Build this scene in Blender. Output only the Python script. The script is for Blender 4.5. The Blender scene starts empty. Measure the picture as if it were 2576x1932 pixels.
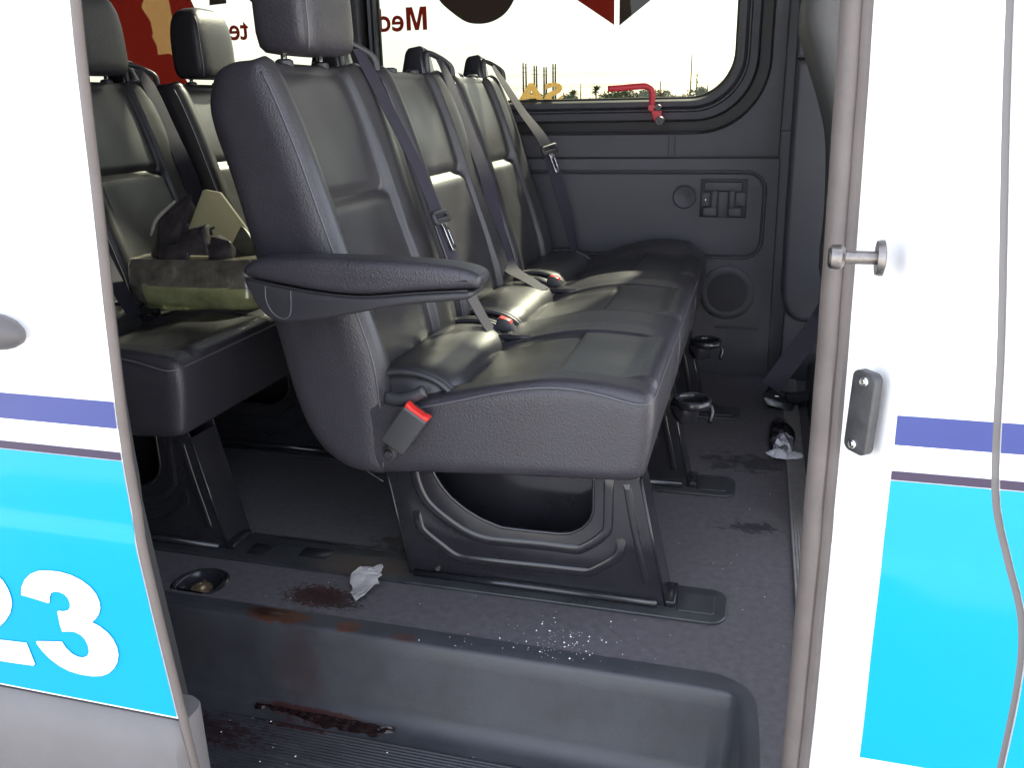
import bpy, bmesh, math, random
from mathutils import Vector, Matrix, noise

random.seed(7)
S = bpy.context.scene
COL = S.collection

# ------------------------------------------------------------------ camera
cam_d = bpy.data.cameras.new("camera")
cam = bpy.data.objects.new("camera", cam_d)
COL.objects.link(cam)
cam_d.sensor_width = 36.0
cam_d.lens = 30.1965
cam_d.clip_start = 0.02
cam_d.clip_end = 5000
_r = Vector((0.96322445, 0.26801661, -0.01912459))
_d = Vector((0.06578289, -0.30422841, -0.95032504))
_f = Vector((-0.26052113, 0.91411825, -0.31067115))
M3 = Matrix((_r, -_d, -_f)).transposed()
cam.matrix_world = Matrix.Translation((0, 0, 1.52)) @ M3.to_4x4()
S.camera = cam

# ------------------------------------------------------------------ light
SUN_EL, SUN_AZ = math.radians(39), math.radians(17)      # azimuth from +Y towards +X
world = bpy.data.worlds.new("World")
S.world = world
world.use_nodes = True
wn = world.node_tree
bg = wn.nodes["Background"]
sky = wn.nodes.new("ShaderNodeTexSky")
sky.sky_type = 'NISHITA'
sky.sun_disc = False
sky.sun_elevation = SUN_EL
sky.sun_rotation = SUN_AZ
sky.air_density = 1.0
sky.dust_density = 1.2
sky.ozone_density = 1.0
# broken bright cloud over the whole sky
tcw = wn.nodes.new("ShaderNodeTexCoord")
nzw = wn.nodes.new("ShaderNodeTexNoise")
nzw.inputs["Scale"].default_value = 3.2
nzw.inputs["Detail"].default_value = 7
nzw.inputs["Roughness"].default_value = .6
wn.links.new(tcw.outputs["Generated"], nzw.inputs["Vector"])
mrw = wn.nodes.new("ShaderNodeMapRange")
mrw.inputs[1].default_value = .35
mrw.inputs[2].default_value = .65
mrw.inputs[3].default_value = .50
mrw.inputs[4].default_value = .88
wn.links.new(nzw.outputs[0], mrw.inputs[0])
mxw = wn.nodes.new("ShaderNodeMix")
mxw.data_type = 'RGBA'
mxw.inputs[7].default_value = (2.85, 2.88, 3.15, 1)
wn.links.new(mrw.outputs[0], mxw.inputs[0])
wn.links.new(sky.outputs[0], mxw.inputs[6])
wn.links.new(mxw.outputs[2], bg.inputs[0])
bg.inputs[1].default_value = 0.15
sd = bpy.data.lights.new("sun", 'SUN')
sd.energy = 5.0
sd.angle = math.radians(2.2)
sd.color = (1.0, 0.95, 0.86)
sun = bpy.data.objects.new("sun", sd)
COL.objects.link(sun)
_sdir = Vector((math.sin(SUN_AZ) * math.cos(SUN_EL), math.cos(SUN_AZ) * math.cos(SUN_EL), math.sin(SUN_EL)))
sun.rotation_euler = _sdir.to_track_quat('Z', 'Y').to_euler()
sun.location = _sdir * 30

S.view_settings.view_transform = 'Standard'
S.view_settings.look = 'None'
S.view_settings.gamma = 1
S.view_settings.exposure = 2.95
S.render.engine = 'CYCLES'
S.cycles.max_bounces = 8
S.cycles.diffuse_bounces = 5
S.cycles.glossy_bounces = 4
S.cycles.transparent_max_bounces = 12
S.cycles.use_denoising = True
S.cycles.sample_clamp_indirect = 6
S.cycles.caustics_reflective = False
S.cycles.caustics_refractive = False


# ------------------------------------------------------------------ materials
def N(nt, typ, **kw):
    n = nt.nodes.new(typ)
    for k, v in kw.items():
        setattr(n, k, v)
    return n


def mat(name, col, rough=.5, var=.0, vscale=6., bump=.0, bscale=200., btype='noise', spec=.5,
        coat=0., metal=0., trans=0., rvar=.0, dirt=None):
    m = bpy.data.materials.new(name)
    m.use_nodes = True
    nt = m.node_tree
    p = nt.nodes["Principled BSDF"]
    p.inputs["Base Color"].default_value = (*col, 1)
    p.inputs["Roughness"].default_value = rough
    p.inputs["Specular IOR Level"].default_value = spec
    p.inputs["Metallic"].default_value = metal
    p.inputs["Coat Weight"].default_value = coat
    p.inputs["Coat Roughness"].default_value = .05
    p.inputs["Transmission Weight"].default_value = trans
    tc = N(nt, "ShaderNodeTexCoord")
    L = nt.links.new
    if var > 0 or rvar > 0:
        nz = N(nt, "ShaderNodeTexNoise")
        nz.inputs["Scale"].default_value = vscale
        nz.inputs["Detail"].default_value = 6
        nz.inputs["Roughness"].default_value = .65
        L(tc.outputs["Object"], nz.inputs["Vector"])
        if var > 0:
            mr = N(nt, "ShaderNodeMapRange")
            mr.inputs[1].default_value = .3
            mr.inputs[2].default_value = .7
            mr.inputs[3].default_value = 1 - var
            mr.inputs[4].default_value = 1 + var
            L(nz.outputs[0], mr.inputs[0])
            mx = N(nt, "ShaderNodeMix", data_type='RGBA', blend_type='MULTIPLY')
            mx.inputs[0].default_value = 1
            mx.inputs[6].default_value = (*col, 1)
            L(mr.outputs[0], mx.inputs[7])
            L(mx.outputs[2], p.inputs["Base Color"])
        if rvar > 0:
            m2 = N(nt, "ShaderNodeMapRange")
            m2.inputs[1].default_value = .3
            m2.inputs[2].default_value = .7
            m2.inputs[3].default_value = max(.03, rough - rvar)
            m2.inputs[4].default_value = min(1, rough + rvar)
            L(nz.outputs[0], m2.inputs[0])
            L(m2.outputs[0], p.inputs["Roughness"])
    if bump > 0:
        b = N(nt, "ShaderNodeBump")
        b.inputs["Strength"].default_value = bump
        b.inputs["Distance"].default_value = .002
        if btype == 'leather':
            v = N(nt, "ShaderNodeTexVoronoi", feature='SMOOTH_F1')
            v.inputs["Scale"].default_value = bscale
            nn = N(nt, "ShaderNodeTexNoise")
            nn.inputs["Scale"].default_value = bscale * .8
            nn.inputs["Detail"].default_value = 3
            L(tc.outputs["Object"], v.inputs["Vector"])
            L(tc.outputs["Object"], nn.inputs["Vector"])
            ad = N(nt, "ShaderNodeMath", operation='ADD')
            L(v.outputs["Distance"], ad.inputs[0])
            L(nn.outputs[0], ad.inputs[1])
            L(ad.outputs[0], b.inputs["Height"])
        elif btype == 'weave':
            w = N(nt, "ShaderNodeTexWave", bands_direction='X')
            w.inputs["Scale"].default_value = bscale
            L(tc.outputs["Object"], w.inputs["Vector"])
            L(w.outputs["Fac"], b.inputs["Height"])
        else:
            nn = N(nt, "ShaderNodeTexNoise")
            nn.inputs["Scale"].default_value = bscale
            nn.inputs["Detail"].default_value = 4
            L(tc.outputs["Object"], nn.inputs["Vector"])
            L(nn.outputs[0], b.inputs["Height"])
        L(b.outputs[0], p.inputs["Normal"])
    return m


def add_stain(m, center, radii, col, nscale=30., amp=.8, rough=.35, hard=.06, strength=1., off=0., thr=.75):
    """a dried splash with its own outline mixed into the base colour (object coordinates)"""
    nt = m.node_tree
    p = nt.nodes["Principled BSDF"]
    L = nt.links.new
    tc = N(nt, "ShaderNodeTexCoord")
    sub = N(nt, "ShaderNodeVectorMath", operation='SUBTRACT')
    sub.inputs[1].default_value = center
    L(tc.outputs["Object"], sub.inputs[0])
    div = N(nt, "ShaderNodeVectorMath", operation='DIVIDE')
    div.inputs[1].default_value = radii
    L(sub.outputs[0], div.inputs[0])
    ln = N(nt, "ShaderNodeVectorMath", operation='LENGTH')
    L(div.outputs[0], ln.inputs[0])
    nz = N(nt, "ShaderNodeTexNoise")
    nz.inputs["Scale"].default_value = nscale
    nz.inputs["Detail"].default_value = 9
    nz.inputs["Roughness"].default_value = .72
    mp = N(nt, "ShaderNodeMapping")
    mp.inputs["Location"].default_value = (off, off * .7, 0)
    L(tc.outputs["Object"], mp.inputs[0])
    L(mp.outputs[0], nz.inputs["Vector"])
    ma = N(nt, "ShaderNodeMath", operation='MULTIPLY_ADD')
    ma.inputs[1].default_value = amp * 2
    ma.inputs[2].default_value = -amp
    L(nz.outputs[0], ma.inputs[0])
    s2 = N(nt, "ShaderNodeMath", operation='ADD')
    L(ln.outputs["Value"], s2.inputs[0])
    L(ma.outputs[0], s2.inputs[1])
    mr = N(nt, "ShaderNodeMapRange")
    mr.inputs[1].default_value = thr + hard
    mr.inputs[2].default_value = thr - hard
    mr.inputs[3].default_value = 0
    mr.inputs[4].default_value = strength
    L(s2.outputs[0], mr.inputs[0])
    mx = N(nt, "ShaderNodeMix", data_type='RGBA')
    L(mr.outputs[0], mx.inputs[0])
    bc = p.inputs["Base Color"]
    if bc.is_linked:
        L(bc.links[0].from_socket, mx.inputs[6])
    else:
        mx.inputs[6].default_value = bc.default_value
    mx.inputs[7].default_value = (*col, 1)
    L(mx.outputs[2], bc)
    rg = N(nt, "ShaderNodeMix", data_type='FLOAT')
    L(mr.outputs[0], rg.inputs[0])
    rr = p.inputs["Roughness"]
    if rr.is_linked:
        L(rr.links[0].from_socket, rg.inputs[2])
    else:
        rg.inputs[2].default_value = rr.default_value
    rg.inputs[3].default_value = rough
    L(rg.outputs[0], rr)


def glass_mat(name, col, refl=.08):
    m = bpy.data.materials.new(name)
    m.use_nodes = True
    nt = m.node_tree
    nt.nodes.clear()
    o = N(nt, "ShaderNodeOutputMaterial")
    t = N(nt, "ShaderNodeBsdfTransparent")
    t.inputs[0].default_value = (*col, 1)
    g = N(nt, "ShaderNodeBsdfGlossy")
    g.inputs["Roughness"].default_value = .02
    x = N(nt, "ShaderNodeMixShader")
    fr = N(nt, "ShaderNodeFresnel")
    fr.inputs[0].default_value = refl if refl > 1 else 1.3
    nt.links.new(fr.outputs[0], x.inputs[0])
    nt.links.new(t.outputs[0], x.inputs[1])
    nt.links.new(g.outputs[0], x.inputs[2])
    nt.links.new(x.outputs[0], o.inputs[0])
    return m


def film_mat(name, col, tl=.5):
    """printed window film: part diffuse, part letting light through"""
    m = bpy.data.materials.new(name)
    m.use_nodes = True
    nt = m.node_tree
    nt.nodes.clear()
    o = N(nt, "ShaderNodeOutputMaterial")
    d = N(nt, "ShaderNodeBsdfDiffuse")
    d.inputs[0].default_value = (*col, 1)
    t = N(nt, "ShaderNodeBsdfTranslucent")
    t.inputs[0].default_value = (*col, 1)
    x = N(nt, "ShaderNodeMixShader")
    x.inputs[0].default_value = tl
    nt.links.new(d.outputs[0], x.inputs[1])
    nt.links.new(t.outputs[0], x.inputs[2])
    nt.links.new(x.outputs[0], o.inputs[0])
    return m


MT = {}
MT['leather'] = mat("grained leather", (.034, .032, .039), .40, var=.12, vscale=9, bump=.30, bscale=420, btype='leather', rvar=.07)
MT['panel'] = mat("smooth leather", (.036, .035, .038), .36, var=.12, vscale=7, bump=.10, bscale=520, btype='leather', rvar=.07)
MT['seam'] = mat("seam thread", (.085, .083, .095), .4)
MT['web'] = mat("belt webbing", (.034, .032, .046), .75, var=.06, vscale=40, bump=.25, bscale=600, btype='noise', spec=.2)
MT['plastic'] = mat("black plastic", (.030, .030, .035), .42, var=.1, vscale=20, bump=.08, bscale=500)
MT['gloss'] = mat("glossy black plastic", (.018, .018, .022), .2, bump=.03, bscale=80)
MT['trim'] = mat("grey interior trim", (.054, .054, .064), .55, var=.1, vscale=5, bump=.22, bscale=700)
MT['trim2'] = mat("dark interior trim", (.038, .039, .047), .5, var=.1, vscale=5, bump=.18, bscale=700)
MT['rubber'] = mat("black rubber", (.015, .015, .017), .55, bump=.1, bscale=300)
MT['pedpaint'] = mat("black painted steel", (.015, .015, .018), .17, var=.15, vscale=12, bump=.02, bscale=60, rvar=.05)
MT['seal'] = mat("weathered rubber seal", (.105, .088, .080), .6, var=.14, vscale=14, bump=.2, bscale=160)
MT['white'] = mat("white paint", (.82, .82, .82), .25, var=.02, vscale=4, coat=.6)
MT['cyan'] = mat("cyan vinyl", (.0, .255, .47), .35, var=.03, vscale=5, spec=.1, coat=.26)
MT['blue'] = mat("blue vinyl", (.022, .037, .16), .3, var=.05, vscale=9, spec=.15, coat=.35)
MT['purple'] = mat("purple vinyl", (.030, .020, .048), .3, var=.05, vscale=9, spec=.3)
MT['wvinyl'] = mat("white vinyl", (.84, .84, .84), .3)
MT['clad'] = mat("grey cladding", (.105, .098, .098), .55, var=.08, vscale=9, bump=.15, bscale=420)
MT['chrome'] = mat("bright metal", (.72, .72, .72), .22, metal=1., rvar=.08, var=.1, vscale=60)
MT['steel'] = mat("worn steel", (.20, .185, .175), .38, metal=1., var=.35, vscale=90, rvar=.15, bump=.1, bscale=300)
MT['red'] = mat("red plastic", (.62, .025, .02), .35)
MT['redlever'] = mat("red lever plastic", (.60, .03, .05), .45)
MT['floor'] = mat("speckled vinyl floor", (.078, .074, .081), .78, var=.22, vscale=70, bump=.3, bscale=300, rvar=.06, spec=.3)
MT['mat'] = mat("ribbed rubber step", (.032, .032, .037), .5, var=.22, vscale=18, bump=.12, bscale=300, rvar=.1)
MT['riser'] = mat("moulded step plastic", (.034, .036, .042), .48, var=.25, vscale=10, bump=.15, bscale=400, rvar=.08)
MT['track'] = mat("track cover plastic", (.028, .030, .033), .34, var=.25, vscale=14, bump=.08, bscale=200, rvar=.1)
MT['strip'] = mat("aluminium threshold", (.26, .25, .245), .5, metal=.35, var=.15, vscale=30)
MT['asphalt'] = mat("pale gravel ground", (.40, .38, .35), .9, var=.25, vscale=.4)
MT['wood'] = mat("weathered pole", (.045, .04, .035), .8)
MT['leaf'] = mat("foliage", (.055, .075, .032), .7, var=.3, vscale=.6)
MT['glass'] = glass_mat("tinted glass", (.53, .54, .485))
MT['fred'] = film_mat("red film", (.34, .095, .085), .5)
MT['fdark'] = film_mat("dark film", (.19, .155, .16), .35)
MT['ftan'] = film_mat("tan film", (.74, .60, .36), .5)
MT['fpeel'] = film_mat("adhesive residue film", (.55, .42, .29), .5)
MT['paper'] = mat("grey plastic shard", (.30, .29, .29), .5, var=.1, vscale=60, bump=.3, bscale=90)
MT['crumb'] = mat("glass crumb", (.75, .77, .78), .15)
MT['bag'] = glass_mat("clear plastic bag", (.84, .84, .87), 1.65)
MT['tissue'] = mat("white tissue", (.55, .54, .57), .8, bump=.5, bscale=90)
MT['lens'] = mat("hazy headlamp lens", (.50, .52, .25), .12, var=.35, vscale=18, trans=.3, coat=.8, rvar=.1)
MT['housing'] = mat("headlamp housing", (.42, .41, .37), .5, var=.3, vscale=22, bump=.2, bscale=60)
MT['hbrown'] = mat("grimy lamp plastic", (.060, .052, .056), .4, var=.7, vscale=24, bump=.3, bscale=70)
MT['speaker'] = mat("speaker cloth", (.032, .032, .038), .8, bump=.6, bscale=900)
MT['ceil'] = mat("headliner", (.10, .10, .10), .9)
MT['clothfront'] = mat("front seat fabric", (.11, .11, .11), .75, var=.08, vscale=12, bump=.3, bscale=700)
MT['gum'] = mat("dark gummy residue", (.012, .006, .006), .18, var=.5, vscale=60, bump=.6, bscale=150)

add_stain(MT['floor'], (-.697, 1.180, .70), (.072, .042, .2), (.050, .019, .017), 120, 1.05, .8, .05, .92)
add_stain(MT['floor'], (-.690, 1.178, .70), (.12, .055, .2), (.016, .009, .009), 140, 1.9, .6, .04, .9, 3.1, .45)
add_stain(MT['floor'], (-.640, 1.165, .70), (.10, .030, .2), (.016, .010, .010), 130, 1.9, .6, .04, .9, 13.1, .22)
add_stain(MT['floor'], (-.61, 1.40, .70), (.12, .05, .2), (.024, .016, .013), 60, 1.5, .5, .08, .8, 5.2, .6)
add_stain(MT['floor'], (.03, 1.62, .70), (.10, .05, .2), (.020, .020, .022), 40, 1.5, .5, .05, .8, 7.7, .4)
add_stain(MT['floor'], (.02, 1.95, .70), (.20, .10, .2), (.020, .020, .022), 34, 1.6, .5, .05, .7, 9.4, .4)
add_stain(MT['riser'], (-.735, 1.108, .70), (.078, .024, .02), (.062, .022, .011), 70, .8, .4, .05, .92)
add_stain(MT['riser'], (-.755, 1.112, .70), (.060, .018, .02), (.020, .008, .007), 90, 1.2, .3, .05, .9, 1.7, .6)
add_stain(MT['riser'], (-.605, 1.105, .70), (.030, .020, .02), (.060, .023, .013), 80, .8, .4, .05, .85, 2.)
add_stain(MT['riser'], (-.505, 1.10, .70), (.030, .014, .02), (.048, .023, .017), 80, .9, .4, .07, .7, 4.)
add_stain(MT['riser'], (-.69, 1.085, .62), (.06, .05, .10), (.034, .022, .023), 50, 1.2, .4, .25, .5, 6.)
add_stain(MT['riser'], (-.66, 1.06, .556), (.11, .06, .006), (.040, .012, .010), 90, 1.1, .3, .08, .85, 8.)
add_stain(MT['mat'], (-.80, .98, .55), (.17, .05, .03), (.022, .010, .011), 80, 1.7, .3, .06, .8, 0., .5)
add_stain(MT['mat'], (-.67, 1.03, .55), (.10, .016, .03), (.026, .009, .009), 90, 1.1, .25, .06, .9, 2.)
add_stain(MT['track'], (-.66, 1.285, .70), (.13, .05, .05), (.044, .019, .013), 60, 1.4, .4, .08, .6, 0., .6)

# ------------------------------------------------------------------ object helpers
BASE = {}


def thing(name, label, cat, base=(0, 0, 0), group=None):
    o = bpy.data.objects.new(name, None)
    COL.objects.link(o)
    o.location = base
    o.empty_display_size = .05
    o['label'] = label
    o['category'] = cat
    if group:
        o['group'] = group
    BASE[o] = Vector(base)
    return o


def link(name, me, m, parent=None, smooth=True, label=None):
    o = bpy.data.objects.new(name, me)
    COL.objects.link(o)
    if m is not None and not me.materials:
        me.materials.append(MT[m] if isinstance(m, str) else m)
    if smooth:
        for p in me.polygons:
            p.use_smooth = True
    if parent is not None:
        o.parent = parent
        if parent in BASE:
            o.location = -BASE[parent]
    if label:
        o['label'] = label
    return o


def top(o, label, cat, group=None, kind=None):
    o['label'] = label
    o['category'] = cat
    if group:
        o['group'] = group
    if kind:
        o['kind'] = kind
    return o


def mk(verts, faces):
    me = bpy.data.meshes.new("m")
    me.from_pydata([tuple(v) for v in verts], [], faces)
    bm = bmesh.new()
    bm.from_mesh(me)
    bmesh.ops.recalc_face_normals(bm, faces=bm.faces)
    bm.to_mesh(me)
    bm.free()
    return me


def autosmooth(me, ang=40):
    bm = bmesh.new()
    bm.from_mesh(me)
    a = math.radians(ang)
    for e in bm.edges:
        if len(e.link_faces) == 2:
            e.smooth = e.calc_face_angle(0) < a
        else:
            e.smooth = False
    for f in bm.faces:
        f.smooth = True
    bm.to_mesh(me)
    bm.free()
    return me


def box_me(x0, x1, y0, y1, z0, z1, bev=.003, seg=2):
    bm = bmesh.new()
    bmesh.ops.create_cube(bm, size=1)
    for v in bm.verts:
        v.co = Vector(((x0 + x1) / 2 + v.co.x * (x1 - x0), (y0 + y1) / 2 + v.co.y * (y1 - y0), (z0 + z1) / 2 + v.co.z * (z1 - z0)))
    if bev > 0:
        bmesh.ops.bevel(bm, geom=bm.edges[:], offset=bev, segments=seg, profile=.5, affect='EDGES')
    me = bpy.data.meshes.new("m")
    bm.to_mesh(me)
    bm.free()
    return autosmooth(me, 50)


def box(name, x0, x1, y0, y1, z0, z1, m, parent=None, bev=.003, label=None):
    return link(name, box_me(x0, x1, y0, y1, z0, z1, bev), m, parent, False, label)


def join_me(mes):
    bm = bmesh.new()
    for me in mes:
        bm.from_mesh(me)
    out = bpy.data.meshes.new("m")
    bm.to_mesh(out)
    bm.free()
    return out


def catmull(pts, n=8, closed=False):
    P = [Vector(p) for p in pts]
    out = []
    k = len(P)
    rng = range(k) if closed else range(k - 1)
    for i in rng:
        if closed:
            a, b, c, d = P[i - 1], P[i], P[(i + 1) % k], P[(i + 2) % k]
        else:
            b, c = P[i], P[i + 1]
            a = P[i - 1] if i else b * 2 - c
            d = P[i + 2] if i + 2 < k else c * 2 - b
        for j in range(n):
            t = j / n
            out.append(.5 * ((2 * b) + (c - a) * t + (2 * a - 5 * b + 4 * c - d) * t * t + (3 * b - a - 3 * c + d) * t ** 3))
    if not closed:
        out.append(P[-1])
    return out


def resample(pts, n, closed=False):
    P = list(pts) + ([pts[0]] if closed else [])
    L = [0]
    for i in range(1, len(P)):
        L.append(L[-1] + (P[i] - P[i - 1]).length)
    T = L[-1]
    out = []
    m = n if closed else n - 1
    j = 0
    for i in range(n):
        s = T * i / m
        while j < len(L) - 2 and L[j + 1] < s:
            j += 1
        t = (s - L[j]) / max(1e-9, L[j + 1] - L[j])
        out.append(P[j].lerp(P[j + 1], t))
    return out


def tube_me(path, r, seg=8, closed=False, flat=(1, 1, 1), taper=None):
    P = [Vector(p) for p in path]
    n = len(P)
    vs, fs = [], []
    up = Vector((0, 0, 1))
    prevx = None
    for i, p in enumerate(P):
        if closed:
            t = P[(i + 1) % n] - P[i - 1]
        else:
            t = P[min(i + 1, n - 1)] - P[max(i - 1, 0)]
        t.normalize()
        if prevx is None:
            a = up if abs(t.z) < .9 else Vector((1, 0, 0))
            x = t.cross(a).normalized()
        else:
            x = (prevx - t * prevx.dot(t)).normalized()
        prevx = x
        y = t.cross(x)
        rr = r if taper is None else r * taper(i / (n - 1))
        for k in range(seg):
            a = 2 * math.pi * k / seg
            d = x * math.cos(a) * rr + y * math.sin(a) * rr
            vs.append(p + Vector((d.x * flat[0], d.y * flat[1], d.z * flat[2])))
    m = n if closed else n - 1
    for i in range(m):
        for k in range(seg):
            a, b = i * seg + k, i * seg + (k + 1) % seg
            c, d = ((i + 1) % n) * seg + (k + 1) % seg, ((i + 1) % n) * seg + k
            fs.append((a, b, c, d))
    if not closed:
        fs.append(tuple(range(seg)))
        fs.append(tuple(range((n - 1) * seg, n * seg)))
    return mk(vs, fs)


def tube(name, path, r, m, parent=None, seg=8, closed=False, flat=(1, 1, 1), label=None, taper=None):
    return link(name, tube_me(path, r, seg, closed, flat, taper), m, parent, True, label)


def ribbon_me(path, wdirs, w, th=.0016, n=60):
    """flat webbing along a path; wdirs = width direction at each control point"""
    cp = catmull(path, 12)
    wd = catmull(wdirs, 12)
    vs, fs = [], []
    k = len(cp)
    for i in range(k):
        t = (cp[min(i + 1, k - 1)] - cp[max(i - 1, 0)]).normalized()
        d = wd[i] - t * wd[i].dot(t)
        d.normalize()
        nn = t.cross(d)
        for (a, b) in ((-.5, -.5), (-.25, -.62), (0, -.65), (.25, -.62), (.5, -.5), (.5, .5), (.25, .62), (0, .65), (-.25, .62), (-.5, .5)):
            vs.append(cp[i] + d * w * a + nn * th * b)
    c = 10
    for i in range(k - 1):
        for j in range(c):
            fs.append((i * c + j, i * c + (j + 1) % c, (i + 1) * c + (j + 1) % c, (i + 1) * c + j))
    fs.append(tuple(range(c)))
    fs.append(tuple(range((k - 1) * c, k * c)))
    return autosmooth(mk(vs, fs), 50)


def fill_me(outer, holes, depth, bevel=0., plane='XZ', at=0., res=2):
    """flat plate from 2-D outlines, with thickness and a rounded rim"""
    cu = bpy.data.curves.new("c", 'CURVE')
    cu.dimensions = '2D'
    cu.fill_mode = 'BOTH'
    cu.extrude = max(0., depth / 2 - bevel)
    cu.bevel_depth = bevel
    cu.bevel_resolution = res
    for poly in [outer] + list(holes):
        sp = cu.splines.new('POLY')
        sp.points.add(len(poly) - 1)
        for i, q in enumerate(poly):
            sp.points[i].co = (q[0], q[1], 0, 1)
        sp.use_cyclic_u = True
    if bevel > 0:
        cu.offset = -bevel
    o = bpy.data.objects.new("c", cu)
    COL.objects.link(o)
    dg = bpy.context.evaluated_depsgraph_get()
    dg.update()
    me = bpy.data.meshes.new_from_object(o.evaluated_get(dg))
    bpy.data.objects.remove(o)
    bpy.data.curves.remove(cu)
    me.materials.clear()
    for v in me.vertices:
        a, b, c = v.co
        if plane == 'XZ':
            v.co = (a, at - c, b)
        elif plane == 'XY':
            v.co = (a, b, at + c)
        else:
            v.co = (at + c, a, b)
    bm = bmesh.new()
    bm.from_mesh(me)
    bmesh.ops.remove_doubles(bm, verts=bm.verts, dist=1e-5)
    bmesh.ops.recalc_face_normals(bm, faces=bm.faces)
    bm.to_mesh(me)
    bm.free()
    return autosmooth(me, 35)


def text_me(s, size, bold=0., depth=.0006):
    cu = bpy.data.curves.new("t", 'FONT')
    cu.body = s
    cu.size = size
    cu.offset = bold
    cu.extrude = depth
    cu.resolution_u = 4
    o = bpy.data.objects.new("t", cu)
    COL.objects.link(o)
    dg = bpy.context.evaluated_depsgraph_get()
    dg.update()
    me = bpy.data.meshes.new_from_object(o.evaluated_get(dg))
    bpy.data.objects.remove(o)
    bpy.data.curves.remove(cu)
    me.materials.clear()
    return me


def rrect(x0, x1, z0, z1, r, n=8):
    rs = r if isinstance(r, (tuple, list)) else (r, r, r, r)     # bl, br, tr, tl
    out = []
    for (cx, cz, a0, rr) in ((x0, z0, 180, rs[0]), (x1, z0, 270, rs[1]), (x1, z1, 0, rs[2]), (x0, z1, 90, rs[3])):
        sx = 1 if cx == x0 else -1
        sz = 1 if cz == z0 else -1
        for i in range(n + 1):
            a = math.radians(a0 + 90 * i / n)
            out.append((cx + sx * rr + rr * math.cos(a), cz + sz * rr + rr * math.sin(a)))
    return out


def disc_me(cx, cz, prof, axis='Y', at=0., seg=40, clip=None, cap=True):
    """lathe: prof = list of (radius, offset along the axis)"""
    vs, fs = [], []
    for (r, h) in prof:
        for k in range(seg):
            a = 2 * math.pi * k / seg
            u, w = cx + r * math.cos(a), cz + r * math.sin(a)
            if clip is not None and w < clip:
                w = clip
            if axis == 'Y':
                vs.append((u, at + h, w))
            elif axis == 'Z':
                vs.append((u, w, at + h))
            else:
                vs.append((at + h, u, w))
    for i in range(len(prof) - 1):
        for k in range(seg):
            fs.append((i * seg + k, i * seg + (k + 1) % seg, (i + 1) * seg + (k + 1) % seg, (i + 1) * seg + k))
    fs.append(tuple(range((len(prof) - 1) * seg, len(prof) * seg)))
    if cap:
        fs.append(tuple(range(seg)))
    return autosmooth(mk(vs, fs), 40)


def hull_me(pts, bev=.004):
    bm = bmesh.new()
    for p in pts:
        bm.verts.new(p)
    bmesh.ops.convex_hull(bm, input=bm.verts)
    bmesh.ops.dissolve_limit(bm, angle_limit=.05, verts=bm.verts, edges=bm.edges)
    if bev:
        bmesh.ops.bevel(bm, geom=bm.edges[:], offset=bev, segments=2, profile=.5, affect='EDGES')
    me = bpy.data.meshes.new("m")
    bm.to_mesh(me)
    bm.free()
    return autosmooth(me, 45)


def sstep(a, b, x):
    t = max(0., min(1., (x - a) / (b - a)))
    return t * t * (3 - 2 * t)


def gs(x, s):
    return math.exp(-(x / s) ** 2)


def interp(tab, x):
    for i in range(len(tab) - 1):
        if x <= tab[i + 1][0]:
            t = (x - tab[i][0]) / (tab[i + 1][0] - tab[i][0])
            return tab[i][1] + max(0, t) * (tab[i + 1][1] - tab[i][1])
    return tab[-1][1]


def sinterp(tab, x):
    k = len(tab)
    x = max(tab[0][0], min(tab[-1][0], x))
    for i in range(k - 1):
        if x <= tab[i + 1][0]:
            break
    (x0, y0), (x1, y1) = tab[i], tab[i + 1]
    h = x1 - x0
    m0 = (y1 - tab[i - 1][1]) / (x1 - tab[i - 1][0]) if i else (y1 - y0) / h
    m1 = (tab[i + 2][1] - y0) / (tab[i + 2][0] - x0) if i + 2 < k else (y1 - y0) / h
    t = (x - x0) / h
    return (2 * t ** 3 - 3 * t * t + 1) * y0 + (t ** 3 - 2 * t * t + t) * h * m0 + (-2 * t ** 3 + 3 * t * t) * y1 + (t ** 3 - t * t) * h * m1


# ================================================================== GROUND
gm = mk([(-1500, -1500, 0), (1500, -1500, 0), (1500, 1500, 0), (-1500, 1500, 0)], [(0, 1, 2, 3)])
g = link("ground", gm, 'asphalt')
g['kind'] = 'structure'

# ================================================================== VAN
FZ = .70                                    # cabin floor height
van = thing("van", "white passenger van with blue stripe and cyan lower panels, sliding door open", "van", (-.3, 1.7, 0))


def body_y(z, base):
    if z > 1.095:
        t = z - 1.095
        return base + .03 * t + .16 * t * t
    t = 1.095 - z
    return base - .004 + .004 * gs(t, .012) + .10 * t * t


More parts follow.
